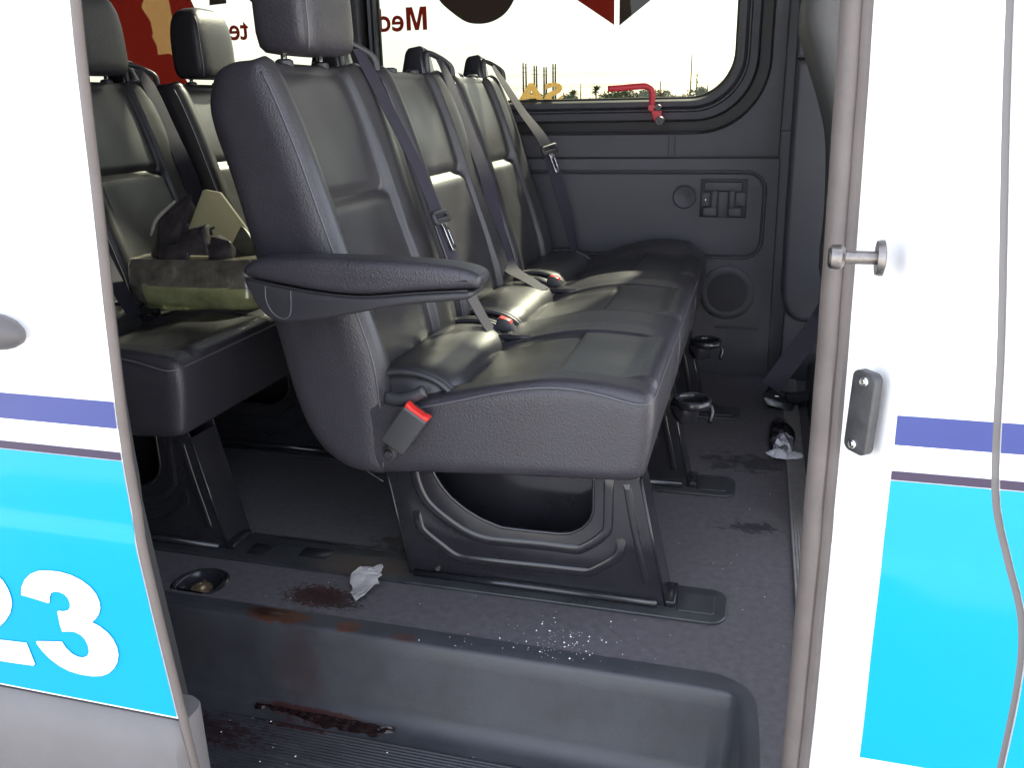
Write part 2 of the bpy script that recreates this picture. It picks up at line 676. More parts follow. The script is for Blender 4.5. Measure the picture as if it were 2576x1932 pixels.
def skin_me(base, xe0, xe1, z0, z1, off=0., nz=40, nx=6, thick=0., x0fn=None, x1fn=None):
    """body skin between two (possibly curved) edges, following the side profile"""
    vs, fs = [], []
    zs = [z0 + (z1 - z0) * i / nz for i in range(nz + 1)]
    for z in zs:
        a = x0fn(z) if x0fn else xe0
        b = x1fn(z) if x1fn else xe1
        for j in range(nx + 1):
            vs.append((a + (b - a) * j / nx, body_y(z, base) - off, z))
    w = nx + 1
    for i in range(nz):
        for j in range(nx):
            fs.append((i * w + j, i * w + j + 1, (i + 1) * w + j + 1, (i + 1) * w + j))
    if thick > 0:
        o = len(vs)
        vs += [(v[0], v[1] + thick, v[2]) for v in vs]
        for i in range(nz):
            for j in range(nx):
                fs.append((o + i * w + j, o + i * w + j + 1, o + (i + 1) * w + j + 1, o + (i + 1) * w + j))
        rim = [i * w for i in range(nz + 1)] + [nz * w + j for j in range(1, nx + 1)] + [i * w + nx for i in range(nz - 1, -1, -1)] + [j for j in range(nx - 1, 0, -1)]
        for k in range(len(rim)):
            a, b = rim[k], rim[(k + 1) % len(rim)]
            fs.append((a, b, o + b, o + a))
    return autosmooth(mk(vs, fs), 30)


ZB0, ZB1 = 1.205, 1.234      # blue stripe
ZP0, ZP1 = 1.170, 1.179      # purple line
# ---- sliding door, slid back and standing proud of the body
DB = .69
DX = -.622


def door_edge(z):
    return sinterp([(.5, -.606), (.84, -.610), (1.0, -.617), (1.17, -.626), (1.3, -.628), (1.45, -.633), (1.6, -.645), (2.3, -.70)], z)


door = link("sliding_door", skin_me(DB, -1.95, 0, .845, 2.25, nz=90, thick=.004, x1fn=door_edge), 'white', van, False)
# inner frame of the door, set back from the leading edge
fr = skin_me(DB, -1.9, 0, .62, 2.2, off=-.045, nz=50, thick=.075, x1fn=lambda z: door_edge(z) - .088)
link("door_inner_frame", fr, 'rubber', door, False)
hem = [(door_edge(z) + .0028, body_y(z, DB) + .0048, z) for z in [.60 + i * .03 for i in range(54)]]
tube("door_edge_hem", hem, .0064, 'seal', door, 10, flat=(.55, 1, 1))  # folded edge of the door skin; its shade is put in as seal brown
link("cyan_vinyl", skin_me(DB, -1.95, 0, .848, ZP0 - .001, off=.0012, nz=40, x1fn=lambda z: door_edge(z) - .0004), 'cyan', door, False)
link("purple_line", skin_me(DB, -1.95, 0, ZP0, ZP1, off=.0012, nz=3, x1fn=lambda z: door_edge(z) - .0004), 'purple', door, False)
link("blue_stripe", skin_me(DB, -1.95, 0, ZB0, ZB1, off=.0012, nz=4, x1fn=lambda z: door_edge(z) - .0004), 'blue', door, False)
THREE = [(-0.7925, 0.988), (-0.7896, 0.9986), (-0.7821, 1.0098), (-0.7719, 1.0187), (-0.7599, 1.0244), (-0.746, 1.0268), (-0.73, 1.0276), (-0.7148, 1.0255), (-0.7015, 1.0206), (-0.6913, 1.0134), (-0.6853, 1.005), (-0.683, 0.9955), (-0.6838, 0.9866), (-0.6873, 0.9785), (-0.6933, 0.9713), (-0.6998, 0.9655), (-0.69, 0.9617), (-0.6809, 0.9549), (-0.6753, 0.9469), (-0.6721, 0.9365), (-0.6723, 0.9261), (-0.6762, 0.915), (-0.6834, 0.9046), (-0.6923, 0.8964), (-0.7028, 0.8907), (-0.7169, 0.8876), (-0.7334, 0.8869), (-0.7494, 0.889), (-0.7621, 0.8939), (-0.774, 0.9025), (-0.7829, 0.9124), (-0.7882, 0.9224), (-0.7869, 0.925), (-0.7499, 0.9305), (-0.7462, 0.9226), (-0.7395, 0.9158), (-0.7321, 0.9125), (-0.7246, 0.9125), (-0.7171, 0.9164), (-0.7131, 0.923), (-0.7125, 0.9322), (-0.7148, 0.9403), (-0.7198, 0.9453), (-0.7273, 0.948), (-0.7354, 0.9475), (-0.7453, 0.9453), (-0.7462, 0.954), (-0.7455, 0.9721), (-0.7438, 0.9739), (-0.7363, 0.9745), (-0.7297, 0.977), (-0.7257, 0.9815), (-0.7245, 0.9873), (-0.7255, 0.9935), (-0.7298, 0.9985), (-0.736, 1.0003), (-0.7427, 1.0001), (-0.7487, 0.997), (-0.7518, 0.9915), (-0.7544, 0.9835), (-0.756, 0.9826), (-0.7742, 0.9856)]
TWO = [(-0.891, 0.9787), (-0.8727, 0.9983), (-0.8507, 1.0116), (-0.8335, 1.0133), (-0.8229, 1.0113), (-0.8151, 1.0038), (-0.8107, 0.9936), (-0.8092, 0.9829), (-0.8104, 0.9724), (-0.8162, 0.9598), (-0.8263, 0.9477), (-0.8427, 0.9332), (-0.8622, 0.9185), (-0.8628, 0.9161), (-0.8467, 0.917), (-0.825, 0.9184), (-0.8036, 0.9196), (-0.7993, 0.89), (-0.802, 0.8872), (-0.8258, 0.886), (-0.8549, 0.885), (-0.8921, 0.8826), (-0.8936, 0.8934), (-0.8817, 0.9105), (-0.864, 0.9284), (-0.8488, 0.9428), (-0.8411, 0.956), (-0.8388, 0.9707), (-0.8422, 0.9793), (-0.8515, 0.9819), (-0.8584, 0.9769), (-0.8624, 0.9672)]
for nm, poly, lb in (("digit", THREE, "white vinyl numeral 3"), ("digit", TWO, "white vinyl numeral 2")):
    me = fill_me(poly, [], .0006, 0, 'XZ', 0)
    for v in me.vertices:
        v.co.y += body_y(v.co.z, DB) - .0026
    link(nm, me, 'wvinyl', door, False, lb)
# lower cladding: a rounded plastic moulding under the vinyl
cl = []
zs = [(.838, .006), (.826, -.006), (.80, -.014), (.74, -.018), (.68, -.012), (.62, .004), (.56, .03), (.55, .05), (.838, .05)]
vs, fs = [], []
for (x, s) in ((-1.95, 1), (-.625, 1), (-.612, .85), (-.607, .5)):
    for (z, y) in zs:
        vs.append((x, DB + .02 + (y - .02) * s, .69 + (z - .69) * (1 if s == 1 else .985)))
k = len(zs)
for i in range(3):
    for j in range(k):
        fs.append((i * k + j, i * k + (j + 1) % k, (i + 1) * k + (j + 1) % k, (i + 1) * k + j))
fs += [tuple(range(k)), tuple(range(3 * k, 4 * k))]
link("lower_cladding", autosmooth(mk(vs, fs), 40), 'clad', door, False)
# pull handle: rounded grey end of a bow handle
vs, fs = [], []
hx = [-.95, -.78, -.75, -.735, -.724, -.716, -.712]
for i, x in enumerate(hx):
    s = (1, 1, .97, .88, .72, .48, .2)[i]
    for kk in range(16):
        a = 2 * math.pi * kk / 16
        vs.append((x, DB - .018 + .018 * math.cos(a) * s + .01, 1.307 + .021 * math.sin(a) * s - .004 * (1 - s)))
for i in range(len(hx) - 1):
    for kk in range(16):
        fs.append((i * 16 + kk, i * 16 + (kk + 1) % 16, (i + 1) * 16 + (kk + 1) % 16, (i + 1) * 16 + kk))
fs += [tuple(range(16)), tuple(range((len(hx) - 1) * 16, len(hx) * 16))]
link("door_handle", autosmooth(mk(vs, fs), 50), mat("handle plastic", (.065, .06, .06), .5, bump=.15, bscale=500), door, False)

# ---- body side forward of the opening
BB = .82


def seam_x(z):
    return sinterp([(.3, .279), (.86, .2795), (.98, .2785), (1.04, .271), (1.095, .253), (1.15, .2355), (1.20, .2285), (1.30, .2205), (1.48, .2035), (1.6, .195), (2.3, .16)], z)


def pill_x(z):
    return sinterp([(.3, .146), (.85, .145), (1.0, .142), (1.23, .140), (1.6, .134), (2.3, .12)], z)


pillar = link("body_pillar", skin_me(BB, 0, 0, .45, 2.3, nz=90, thick=.004, x0fn=pill_x, x1fn=lambda z: seam_x(z) - .0036), 'white', van, False)
fdoor = link("front_door", skin_me(BB, 0, 1.4, .45, 2.3, nz=90, nx=10, thick=.03, x0fn=lambda z: seam_x(z) + .0036, x1fn=lambda z: 1.4 if z < 1.5 else .42), 'white', van, False)
for owner, a, b in ((pillar, lambda z: pill_x(z) + .0006, lambda z: seam_x(z) - .0036), (fdoor, lambda z: seam_x(z) + .0036, lambda z: 1.4)):
    link("cyan_vinyl", skin_me(BB, 0, 0, .845, ZP0 - .001, off=.0012, nz=40, x0fn=a, x1fn=b), 'cyan', owner, False)
    link("purple_line", skin_me(BB, 0, 0, ZP0, ZP1, off=.0012, nz=3, x0fn=a, x1fn=b), 'purple', owner, False)
    link("blue_stripe", skin_me(BB, 0, 0, ZB0, ZB1, off=.0012, nz=4, x0fn=a, x1fn=b), 'blue', owner, False)
link("door_gap_seal", skin_me(BB, 0, 0, .46, 2.29, off=-.0030, nz=160, nx=2, x0fn=lambda z: seam_x(z) - .0050, x1fn=lambda z: seam_x(z) + .0034), mat("grey gap seal", (.13, .12, .115), .6), pillar, False)
# white door jamb turning inwards from the skin edge to the seal flange
vs, fs = [], []
nz = 60
for i in range(nz + 1):
    z = .45 + 1.85 * i / nz
    x = pill_x(z)
    y = body_y(z, BB)
    for (dx, dy) in ((0, 0), (-.004, .006), (-.010, .022), (-.030, .050), (-.046, .066), (-.050, .090)):
        vs.append((x + dx, y + dy, z))
for i in range(nz):
    for j in range(5):
        a = i * 6 + j
        fs.append((a, a + 1, a + 7, a + 6))
link("door_jamb", autosmooth(mk(vs, fs), 60), 'white', pillar, False)
# weather seal: flattened bulb with a lip and a groove
vs, fs = [], []
prof = [(.0105, -.012), (.0065, -.020), (-.001, -.024), (-.006, -.021), (-.0075, -.0185), (-.010, -.021), (-.018, -.020), (-.025, -.013), (-.028, -.004), (-.026, .006), (-.016, .012), (.006, .010)]
k = len(prof)
nz = 120
for i in range(nz + 1):
    z = .42 + 1.9 * i / nz
    wob = .0007 * noise.noise(Vector((z * 14, 0, 0)))
    y = body_y(z, BB) + .082
    x = interp([(.42, .1005), (.84, .099), (1.27, .0955), (1.6, .0905), (2.3, .08)], z)
    for (dx, dy) in prof:
        vs.append((x + dx * .92 + wob, y + dy, z))
for i in range(nz):
    for j in range(k):
        fs.append((i * k + j, i * k + (j + 1) % k, (i + 1) * k + (j + 1) % k, (i + 1) * k + j))
link("door_opening_seal", autosmooth(mk(vs, fs), 55), 'seal', van, False)
# latch striker pin
sx, sy, sz = .112, .838, 1.380
st = link("striker_pin", disc_me(sy, sz, [(.0, -.004), (.0155, -.004), (.0165, -.001), (.0165, .002), (.012, .0035), (.0062, .004), (.0062, -.028), (.0062, -.030), (.0, -.03)][::1], 'X', sx, 32), 'steel', van, False)
link("pin_shaft", disc_me(sy, sz, [(0, -.034), (.0058, -.034), (.0058, 0), (0, 0)], 'X', sx, 24), 'steel', st, False)
link("pin_head", disc_me(sy, sz, [(0, -.041), (.0035, -.041), (.0038, -.044), (.0085, -.045), (.0108, -.043), (.0115, -.038), (.0112, -.034), (.008, -.031), (0, -.031)], 'X', sx, 32), 'steel', st, False)
# black guide block with two screws
ang = math.radians(-52)
pl = fill_me(rrect(-.0145, .0145, -.042, .042, .008), [], .011, .0015, 'XZ', 0)
R = Matrix.Rotation(ang, 4, 'Z') @ Matrix.Rotation(math.radians(2), 4, 'Y')
cen = Vector((.1125, .843, 1.229))
pl.transform(Matrix.Translation(cen) @ R)
gb = link("guide_block", pl, mat("scuffed black block", (.035, .035, .037), .45, var=.3, vscale=90, bump=.15, bscale=200), van, False)
for s in (-1, 1):
    me = disc_me(0, 0, [(0, -.0085), (.0022, -.0085), (.0026, -.0078), (.0042, -.0080), (.005, -.0068), (.005, -.004), (0, -.004)], 'Y', 0, 18)
    me.transform(Matrix.Translation(cen) @ R @ Matrix.Translation((.002 * s, 0, .033 * s)))
    link("screw", me, 'chrome', gb, False)
# near rear side, rear wall, roof: plain shell that closes the cabin
box("rear_quarter_panel", -2.7, -.80, .845, .875, .5, 2.31, 'trim', van, 0)
box("roof", -2.7, 1.4, .84, 2.80, 2.31, 2.36, 'ceil', van, 0)
box("rear_wall", -2.74, -2.70, .84, 2.80, .45, 2.36, 'trim', van, 0)

# ---- cabin floor with step pocket and anchor well
WELLC = (-.931, 1.168)
well = []
for k in range(40):
    a = 2 * math.pi * k / 40
    well.append((WELLC[0] + .0405 * math.cos(a), max(WELLC[1] + .046 * math.sin(a), 1.136)))
edge = [(-2.65, 1.128), (-.03, 1.128), (-.010, 1.121), (.012, 1.113), (.028, 1.098), (.037, 1.078), (.042, 1.04), (.045, .90)]
outer = [(-2.65, 2.70), (-2.65, 1.128)] + edge[1:] + [(.6, .90), (.6, 2.70)]
floor = link("floor", fill_me(outer, [well], .012, 0, 'XY', FZ - .006), 'floor', van, False)
link("anchor_well", disc_me(WELLC[0], WELLC[1], [(.052, .0006), (.0475, .0030), (.0445, .0022), (.041, -.002), (.035, -.009), (.027, -.0115), (.018, -.012), (0, -.012)], 'Z', FZ, 44, clip=1.137, cap=False), 'gloss', floor, False)
link("anchor_bolt", disc_me(WELLC[0] + .001, WELLC[1], [(.0195, -.0118), (.0185, -.0085), (.011, -.0085), (.009, -.003), (.004, -.0025), (.0035, -.005), (0, -.005)], 'Z', FZ, 28, cap=False), mat("brown zinc", (.32, .24, .15), .4, metal=.7, var=.4, vscale=120), floor, False)
# smooth nosing and riser, swept along the pocket edge
rp = []
for (o, z) in ((0., FZ + .0012), (.018, FZ + .0016), (.034, FZ + .0012), (.0385, FZ - .001), (.0408, FZ - .005), (.0425, FZ - .03), (.049, FZ - .08), (.056, FZ - .122), (.0605, FZ - .136), (.069, FZ - .145), (.082, FZ - .1478), (.10, FZ - .1485)):
    rp.append((o, z))
path = [Vector((x, y)) for x, y in edge]
path = resample(catmull([(-2.65, 1.128), (-1.4, 1.128), (-.4, 1.128), (-.05, 1.128), (-.01, 1.125), (.016, 1.117), (.034, 1.102), (.044, 1.08), (.049, 1.04), (.053, .90), (.055, .84)], 10), 120)
vs, fs = [], []
for i, p in enumerate(path):
    t = path[min(i + 1, len(path) - 1)] - path[max(i - 1, 0)]
    nrm = Vector((t.y, -t.x)).normalized()
    sc = 1 - .35 * sstep(.0, .05, p.x)
    for (o, z) in rp:
        q = p + nrm * o * sc
        vs.append((q.x, q.y, z))
k = len(rp)
for i in range(len(path) - 1):
    for j in range(k - 1):
        fs.append((i * k + j, i * k + j + 1, (i + 1) * k + j + 1, (i + 1) * k + j))
step = link("step_riser", autosmooth(mk(vs, fs), 70), 'riser', van, False)
# ribbed tread
TZ = FZ - .150
yy, zz = [], []
y = 1.045
tp = [(1.08, TZ)]
for (a, b) in ((1.022, .958), (.944, .880)):
    tp.append((a + .006, TZ))
    tp.append((a + .003, TZ + .0035))
    y = a
    while y > b:
        tp += [(y, TZ + .0035), (y - .0012, TZ + .0018), (y - .0030, TZ + .0018), (y - .0042, TZ + .0035)]
        y -= .0062
    tp.append((b - .006, TZ))
tp += [(.86, TZ), (.85, TZ - .01), (.848, TZ - .2)]
vs, fs = [], []
for x in (-2.0, -.7, -.3, .07):
    for (y, z) in tp:
        vs.append((x, y, z))
k = len(tp)
for i in range(3):
    for j in range(k - 1):
        fs.append((i * k + j, i * k + j + 1, (i + 1) * k + j + 1, (i + 1) * k + j))
link("step_tread", autosmooth(mk(vs, fs), 25), 'mat', van, False)
# sill beside the tread under the pillar
box("sill", .052, .40, .845, .905, .40, FZ - .004, 'trim2', van, .004)
# dark track covers in the floor
for yc in (1.305, 1.795, 2.285):
    po = rrect(-2.3, -.004, yc - .052, yc + .052, (.002, .028, .028, .002))
    tr = link("track_cover", fill_me(po, [], .007, .002, 'XY', FZ + .0022), 'track', floor, False)
    po2 = rrect(-.085, -.024, yc - .030, yc + .030, .006)
    link("track_end_pad", fill_me(po2, [], .003, .001, 'XY', FZ + .0062), 'track', floor, False)
    if yc < 1.4:
        for (xa, xb, ya, yb) in ((-.905, -.86, 1.275, 1.315), (-.80, -.74, 1.29, 1.325), (-.88, -.62, 1.345, 1.350)):
            box("track_slot", xa, xb, ya, yb, FZ + .0050, FZ + .0068, 'gloss', floor, .001)
# ribbed threshold strip to the cab
vs, fs = [], []
sp = [(.108, FZ - .002), (.1085, FZ + .004)]
for i in range(7):
    x = .1095 + i * .0052
    sp += [(x, FZ + .005), (x + .0030, FZ + .005), (x + .0034, FZ + .0035), (x + .0048, FZ + .0035)]
sp += [(.147, FZ + .005), (.149, FZ + .004), (.149, FZ - .002)]
for y in (.91, 1.5, 2.0, 2.66):
    for (x, z) in sp:
        vs.append((x, y, z))
k = len(sp)
for i in range(3):
    for j in range(k - 1):
        fs.append((i * k + j, i * k + j + 1, (i + 1) * k + j + 1, (i + 1) * k + j))
link("threshold_strip", autosmooth(mk(vs, fs), 25), 'strip', floor, False)

# ---- far side wall with windows
WY = 2.66
WIN = ((-1.195, -.082, 1.523, 2.17, .10, .13), (-2.35, -1.305, 1.523, 2.17, .10, .10))
HOL = ((-1.235, .016, 1.425, 2.23, .12, .20), (-2.45, -1.265, 1.425, 2.23, .14, .12))


def loop(w):
    return rrect(w[0], w[1], w[2], w[3], (w[4], w[5], w[5], w[4]), 14)


upper = [(-2.70, 1.3605), (.052, 1.3605), (.052, 2.31), (-2.70, 2.31)]
lower = [(-2.70, FZ - .01), (.066, FZ - .01), (.056, 1.3555), (-2.70, 1.3555)]
wall = link("side_wall_trim", fill_me(upper, [loop(h) for h in HOL], .012, .002, 'XZ', WY + .006), 'trim', van, False)
link("lower_wall_trim", fill_me(lower, [], .012, .002, 'XZ', WY + .006), 'trim', van, False)
lowt = bpy.data.objects["lower_wall_trim"]
box("wall_backing", -2.70, 1.4, WY + .020, WY + .085, .45, 1.43, 'trim2', van, 0)
box("pillar_backing", .026, .13, WY + .020, WY + .085, 1.432, 2.31, 'trim2', van, 0)
box("outer_ledge", -2.70, .10, WY + .086, WY + .110, 1.30, 1.517, 'white', van, .002)
box("wall_top_backing", -2.70, .10, WY + .020, WY + .085, 2.235, 2.31, 'trim2', van, 0)
# raised cover panel with a rounded corner, ledge strips
link("cover_panel", fill_me(rrect(-1.75, .016, 1.072, 1.312, .052, 10), [], .008, .003, 'XZ', WY - .002), 'trim', lowt, False)
tube("panel_bead", [(x, WY - .004, z) for x, z in rrect(-1.75, .022, 1.066, 1.318, .056, 10)], .0042, 'trim2', lowt, 8, True)
box("lower_rib", -.10, .03, WY - .004, WY + .004, .846, .853, 'trim2', lowt, .002)
for x in (-.262, -.243):
    box("joint_strip", x - .0012, x + .0012, WY - .002, WY + .004, 1.362, 1.424, 'rubber', wall, .0005)
# round blanking cap
link("round_cap", disc_me(-.209, 1.245, [(.0325, .002), (.0325, -.0045), (.031, -.006), (.0285, -.005), (.018, -.005), (.015, -.0035), (0, -.0035)], 'Y', WY - .005, 44), 'trim', lowt, False)
tube("cap_ring", [(-.209 + .034 * math.cos(a), WY - .0065, 1.245 + .034 * math.sin(a)) for a in [2 * math.pi * i / 48 for i in range(48)]], .0012, 'rubber', lowt, 6, True)
# speaker
spk = link("speaker_cover", disc_me(-.070, .957, [(.083, .002), (.083, -.002), (.081, -.0035), (.066, -.0040), (.062, -.0032), (.058, -.0030), (0, -.0045)], 'Y', WY, 56), 'trim2', lowt, False)
link("speaker_grille", disc_me(-.070, .957, [(.0600, -.001), (.0595, -.0042), (.03, -.0055), (0, -.0060)], 'Y', WY, 48), 'speaker', lowt, False)
# storage latch: recess with a T-shaped bracket in it
lx0, lx1, lz0, lz1 = -.163, -.028, 1.186, 1.298
box("latch_recess", lx0, lx1, WY - .0085, WY - .003, lz0, lz1, 'rubber', lowt, .001)
for (a, b, c, d, y) in ((.012, .120, .078, .104, .022), (.033, .050, .028, .080, .018), (.084, .100, .028, .080, .018), (.010, .050, .004, .030, .020), (.084, .120, .004, .030, .020), (.004, .030, .032, .072, .014), (.101, .131, .034, .074, .013), (.052, .082, .0, .076, .012)):
    box("latch_bracket", lx0 + a, lx0 + b, WY - y, WY - .006, lz0 + c, lz0 + d, 'trim', lowt, .0025)
box("latch_bolt", lx0 + .0145, lx0 + .0175, WY - .0150, WY - .012, lz0 + .046, lz0 + .055, 'chrome', lowt, .001)
# window frames: stepped mouldings swept from the glass to the trim opening
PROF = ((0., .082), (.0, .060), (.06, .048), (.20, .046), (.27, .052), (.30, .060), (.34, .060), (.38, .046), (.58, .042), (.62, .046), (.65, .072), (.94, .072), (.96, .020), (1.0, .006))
wins = []
for w, h in zip(WIN, HOL):
    a, b = loop(w), loop(h)
    n = len(a)
    vs, fs = [], []
    for (f, dy) in PROF:
        for k in range(n):
            vs.append((a[k][0] + (b[k][0] - a[k][0]) * f, WY + dy, a[k][1] + (b[k][1] - a[k][1]) * f))
    for i in range(len(PROF) - 1):
        for k in range(n):
            fs.append((i * n + k, i * n + (k + 1) % n, (i + 1) * n + (k + 1) % n, (i + 1) * n + k))
    fm = autosmooth(mk(vs, fs), 32)
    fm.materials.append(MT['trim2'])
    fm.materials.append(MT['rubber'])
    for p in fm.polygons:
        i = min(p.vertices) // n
        if 9 <= i <= 11 or i <= 1:  # trough faces get the black material to stand in for shade in the recess
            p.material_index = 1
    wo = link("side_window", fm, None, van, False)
    wins.append(wo)
    link("pane", fill_me(rrect(w[0] - .012, w[1] + .012, w[2] - .012, w[3] + .012, .11, 10), [], .004, 0, 'XZ', WY + .078), 'glass', wo, False)
    ring = [(x, WY + .072, z) for x, z in loop((w[0] + .002, w[1] - .002, w[2] + .002, w[3] - .002, w[4], w[5]))]
    tube("window_gasket", ring, .005, 'rubber', wo, 8, True)
GY = WY + .083
WF, WR = wins
# lettering and film on the outside of the panes (reads from the street)


def put_text(s, size, xr, z, m, parent, label, bold=0., sx=1.):
    me = text_me(s, size, bold)
    me.transform(Matrix.Translation((xr, GY, z)) @ Matrix.Rotation(math.pi, 4, 'Z') @ Matrix.Rotation(math.pi / 2, 4, 'X') @ Matrix.Diagonal((sx, 1, 1, 1)))
    return link("lettering", me, m, parent, False, label)


def put_film(poly, m, parent, dy=0., name="window_film", label=None, holes=()):
    return link(name, fill_me(poly, holes, .0006, 0, 'XZ', GY + dy), m, parent, False, label)


put_text("ed", .0955, -1.112, 1.747, 'fred', WF, "dark red letters ed", .0016, .98)
mm = [(0, 0), (.0145, 0), (.0145, .048), (.028, 0), (.041, 0), (.0545, .048), (.0545, 0), (.069, 0), (.069, .068), (.0475, .068), (.0345, .021), (.0215, .068), (0, .068)]
put_film([(-1.036 - a, 1.7465 + b) for a, b in mm], 'fred', WF, name="lettering", label="dark red letter M")
put_text("te", .0955, -1.672, 1.742, 'fred', WR, "dark red letters te", .0016, .96)
put_text("SA", .082, -.600, 1.520, 'ftan', WF, "tan letters SA", .003, 1.55)
put_film(catmull([(-.997, 1.90), (-.997, 1.863), (-.991, 1.829), (-.954, 1.795), (-.91, 1.766), (-.872, 1.757), (-.827, 1.76), (-.782, 1.781), (-.752, 1.818), (-.746, 1.85), (-.746, 1.9)], 4), 'fdark', WF)
put_film([(-.70, 1.915), (-.597, 1.843), (-.554, 1.809), (-.443, 1.736), (-.445, 1.95), (-.70, 1.95)], 'fred', WF)
put_film([(-.430, 1.95), (-.428, 1.734), (-.338, 1.799), (-.303, 1.828), (-.2, 1.91), (-.2, 1.95)], 'fdark', WF)
put_film([(-1.808, 1.852), (-1.743, 1.855), (-1.737, 1.93), (-1.80, 1.93)], 'fdark', WR)
put_film(catmull([(-1.68, 1.9), (-1.655, 1.86), (-1.622, 1.847), (-1.578, 1.857), (-1.56, 1.9)], 4), 'fdark', WR)
PEEL = [(-2.075, 1.858), (-2.046, 1.812), (-2.043, 1.773), (-2.050, 1.765), (-2.035, 1.734), (-2.035, 1.704), (-1.989, 1.707), (-1.967, 1.694), (-1.948, 1.735), (-1.955, 1.801), (-1.967, 1.917), (-2.039, 1.921)]
put_film([(-2.30, 2.05), (-2.25, 1.95), (-2.20, 1.80), (-2.16, 1.56), (-1.86, 1.535), (-1.83, 1.555), (-1.873, 1.565), (-1.925, 1.60), (-1.955, 1.66), (-1.958, 1.72), (-1.945, 1.79), (-1.865, 1.815), (-1.868, 1.85), (-1.90, 1.929), (-1.96, 2.05)], 'fred', WR, holes=[PEEL])
put_film(PEEL, 'fpeel', WR, 0, label="tan patch where the red film peeled")
# red emergency lever at the window sill
lev = catmull([(-.440, 2.628, 1.5555), (-.40, 2.628, 1.557), (-.352, 2.628, 1.560), (-.330, 2.628, 1.560), (-.3165, 2.628, 1.553), (-.311, 2.628, 1.540), (-.311, 2.630, 1.52), (-.312, 2.632, 1.508)], 5)
lever = tube("emergency_lever", lev, .0088, 'redlever', WF, 12, flat=(1, .6, 1))
link("lever_pivot", disc_me(-.3125, 1.500, [(0, -.009), (.008, -.009), (.0095, -.006), (.0095, .004), (0, .004)], 'Y', 2.632, 24), 'redlever', WF, False)
link("lever_base", fill_me([(-.314, 1.492), (-.284, 1.492), (-.286, 1.472), (-.285, 1.462), (-.296, 1.455), (-.305, 1.466)], [], .010, .0015, 'XZ', 2.638), 'redlever', WF, False)
for (x, z, r) in ((-.293, 1.5005, .009), (-.287, 1.464, .0125)):
    link("lever_knob", disc_me(x, z, [(0, -.006), (r * .35, -.006), (r * .4, -.010), (r * .9, -.010), (r, -.007), (r, .012), (0, .012)], 'Y', 2.632, 24), 'plastic', WF, False)

# ---- far B pillar trim, widened forward out of view to block sun, and cab side
pa = [(.086, .985), (.092, .945), (.108, .912), (.132, .893), (.165, .888), (.74, .888), (.74, 1.618), (.078, 1.618), (.082, 1.2)]
link("pillar_trim", fill_me(pa, [], .075, .018, 'XZ', 2.632, 4), 'trim', van, False)
pb = [(.078, 1.6225), (.74, 1.6225), (.74, 2.31), (.066, 2.31)]
link("pillar_trim", fill_me(pb, [], .075, .012, 'XZ', 2.632, 4), 'trim', van, False)
box("pillar_lower_trim", .10, .50, 2.63, 2.66, FZ - .01, .93, 'trim', van, .006)
box("cab_side_panel", .45, 1.4, 2.62, 2.66, .45, 1.46, 'trim2', van, .004)
# seat belt of the front seat hanging to its floor anchor
bl = ribbon_me([(.235, 2.50, 1.02), (.19, 2.46, .93), (.13, 2.42, .84), (.085, 2.385, .775), (.072, 2.372, .755)], [(.87, -.21, -.43)] * 5, .055)
fb = link("front_seat_belt", bl, 'web', van, False)
link("belt_anchor", hull_me([(.050, 2.34, .742), (.068, 2.40, .756), (.135, 2.34, .722), (.135, 2.395, .728), (.060, 2.33, .716), (.065, 2.40, .716), (.13, 2.33, .702), (.13, 2.40, .702)], .004), 'gloss', fb, False)
tube("anchor_sleeve", catmull([(.118, 2.37, .728), (.15, 2.36, .735), (.19, 2.35, .752), (.24, 2.35, .775)], 5), .018, 'gloss', fb, 12)
box("anchor_plate", .082, .094, 2.338, 2.3415, .738, .7435, 'chrome', fb, .001)

# ================================================================== FRONT SEAT (seen past the pillar)
fs_ = thing("front_seat", "reclined dark front seat beyond the grey door seal", "seat", (.35, 2.1, FZ))
pf = catmull([(.078, 1.76), (.070, 1.70), (.076, 1.66), (.098, 1.60), (.135, 1.50), (.158, 1.41), (.170, 1.25), (.180, 1.05), (.30, 1.02), (.295, 1.25), (.275, 1.45), (.215, 1.66), (.180, 1.79), (.13, 1.81)], 4, True)
link("backrest", fill_me([(p.x, p.y) for p in [Vector((q[0], q[1])) for q in pf]], [], .46, .045, 'XZ', 2.22, 5), 'clothfront', fs_, False)
box("seat_base", .170, .62, 1.62, 2.50, FZ, .80, 'plastic', fs_, .012)
box("seat_cushion", .18, .66, 1.98, 2.46, .935, 1.06, 'clothfront', fs_, .04)

# ================================================================== BENCH SEATS
BW, PITCH, Y0 = .425, .450, 1.25
FP = [(-.592, .925), (-.586, .97), (-.590, 1.05), (-.597, 1.12), (-.620, 1.20), (-.651, 1.294), (-.676, 1.375), (-.700, 1.453), (-.730, 1.535), (-.748, 1.575)]
TP = [(-.764, 1.590), (-.800, 1.590), (-.832, 1.575)]
RP = [(-.850, 1.535), (-.848, 1.49), (-.826, 1.41), (-.806, 1.32), (-.786, 1.22), (-.768, 1.13), (-.752, 1.05), (-.730, .985), (-.700, .943), (-.660, .918), (-.62, .912)]
prof = resample(catmull(FP + TP + RP, 8, True), 210, True)


def normals2(P):
    n = len(P)
    out = []
    for i in range(n):
        t = (P[(i + 1) % n] - P[i - 1]).normalized()
        out.append(Vector((t.y, -t.x)))
    return out


pn = normals2(prof)
midx = [(.9, -.63), (1.0, -.66), (1.3, -.728), (1.6, -.80)]


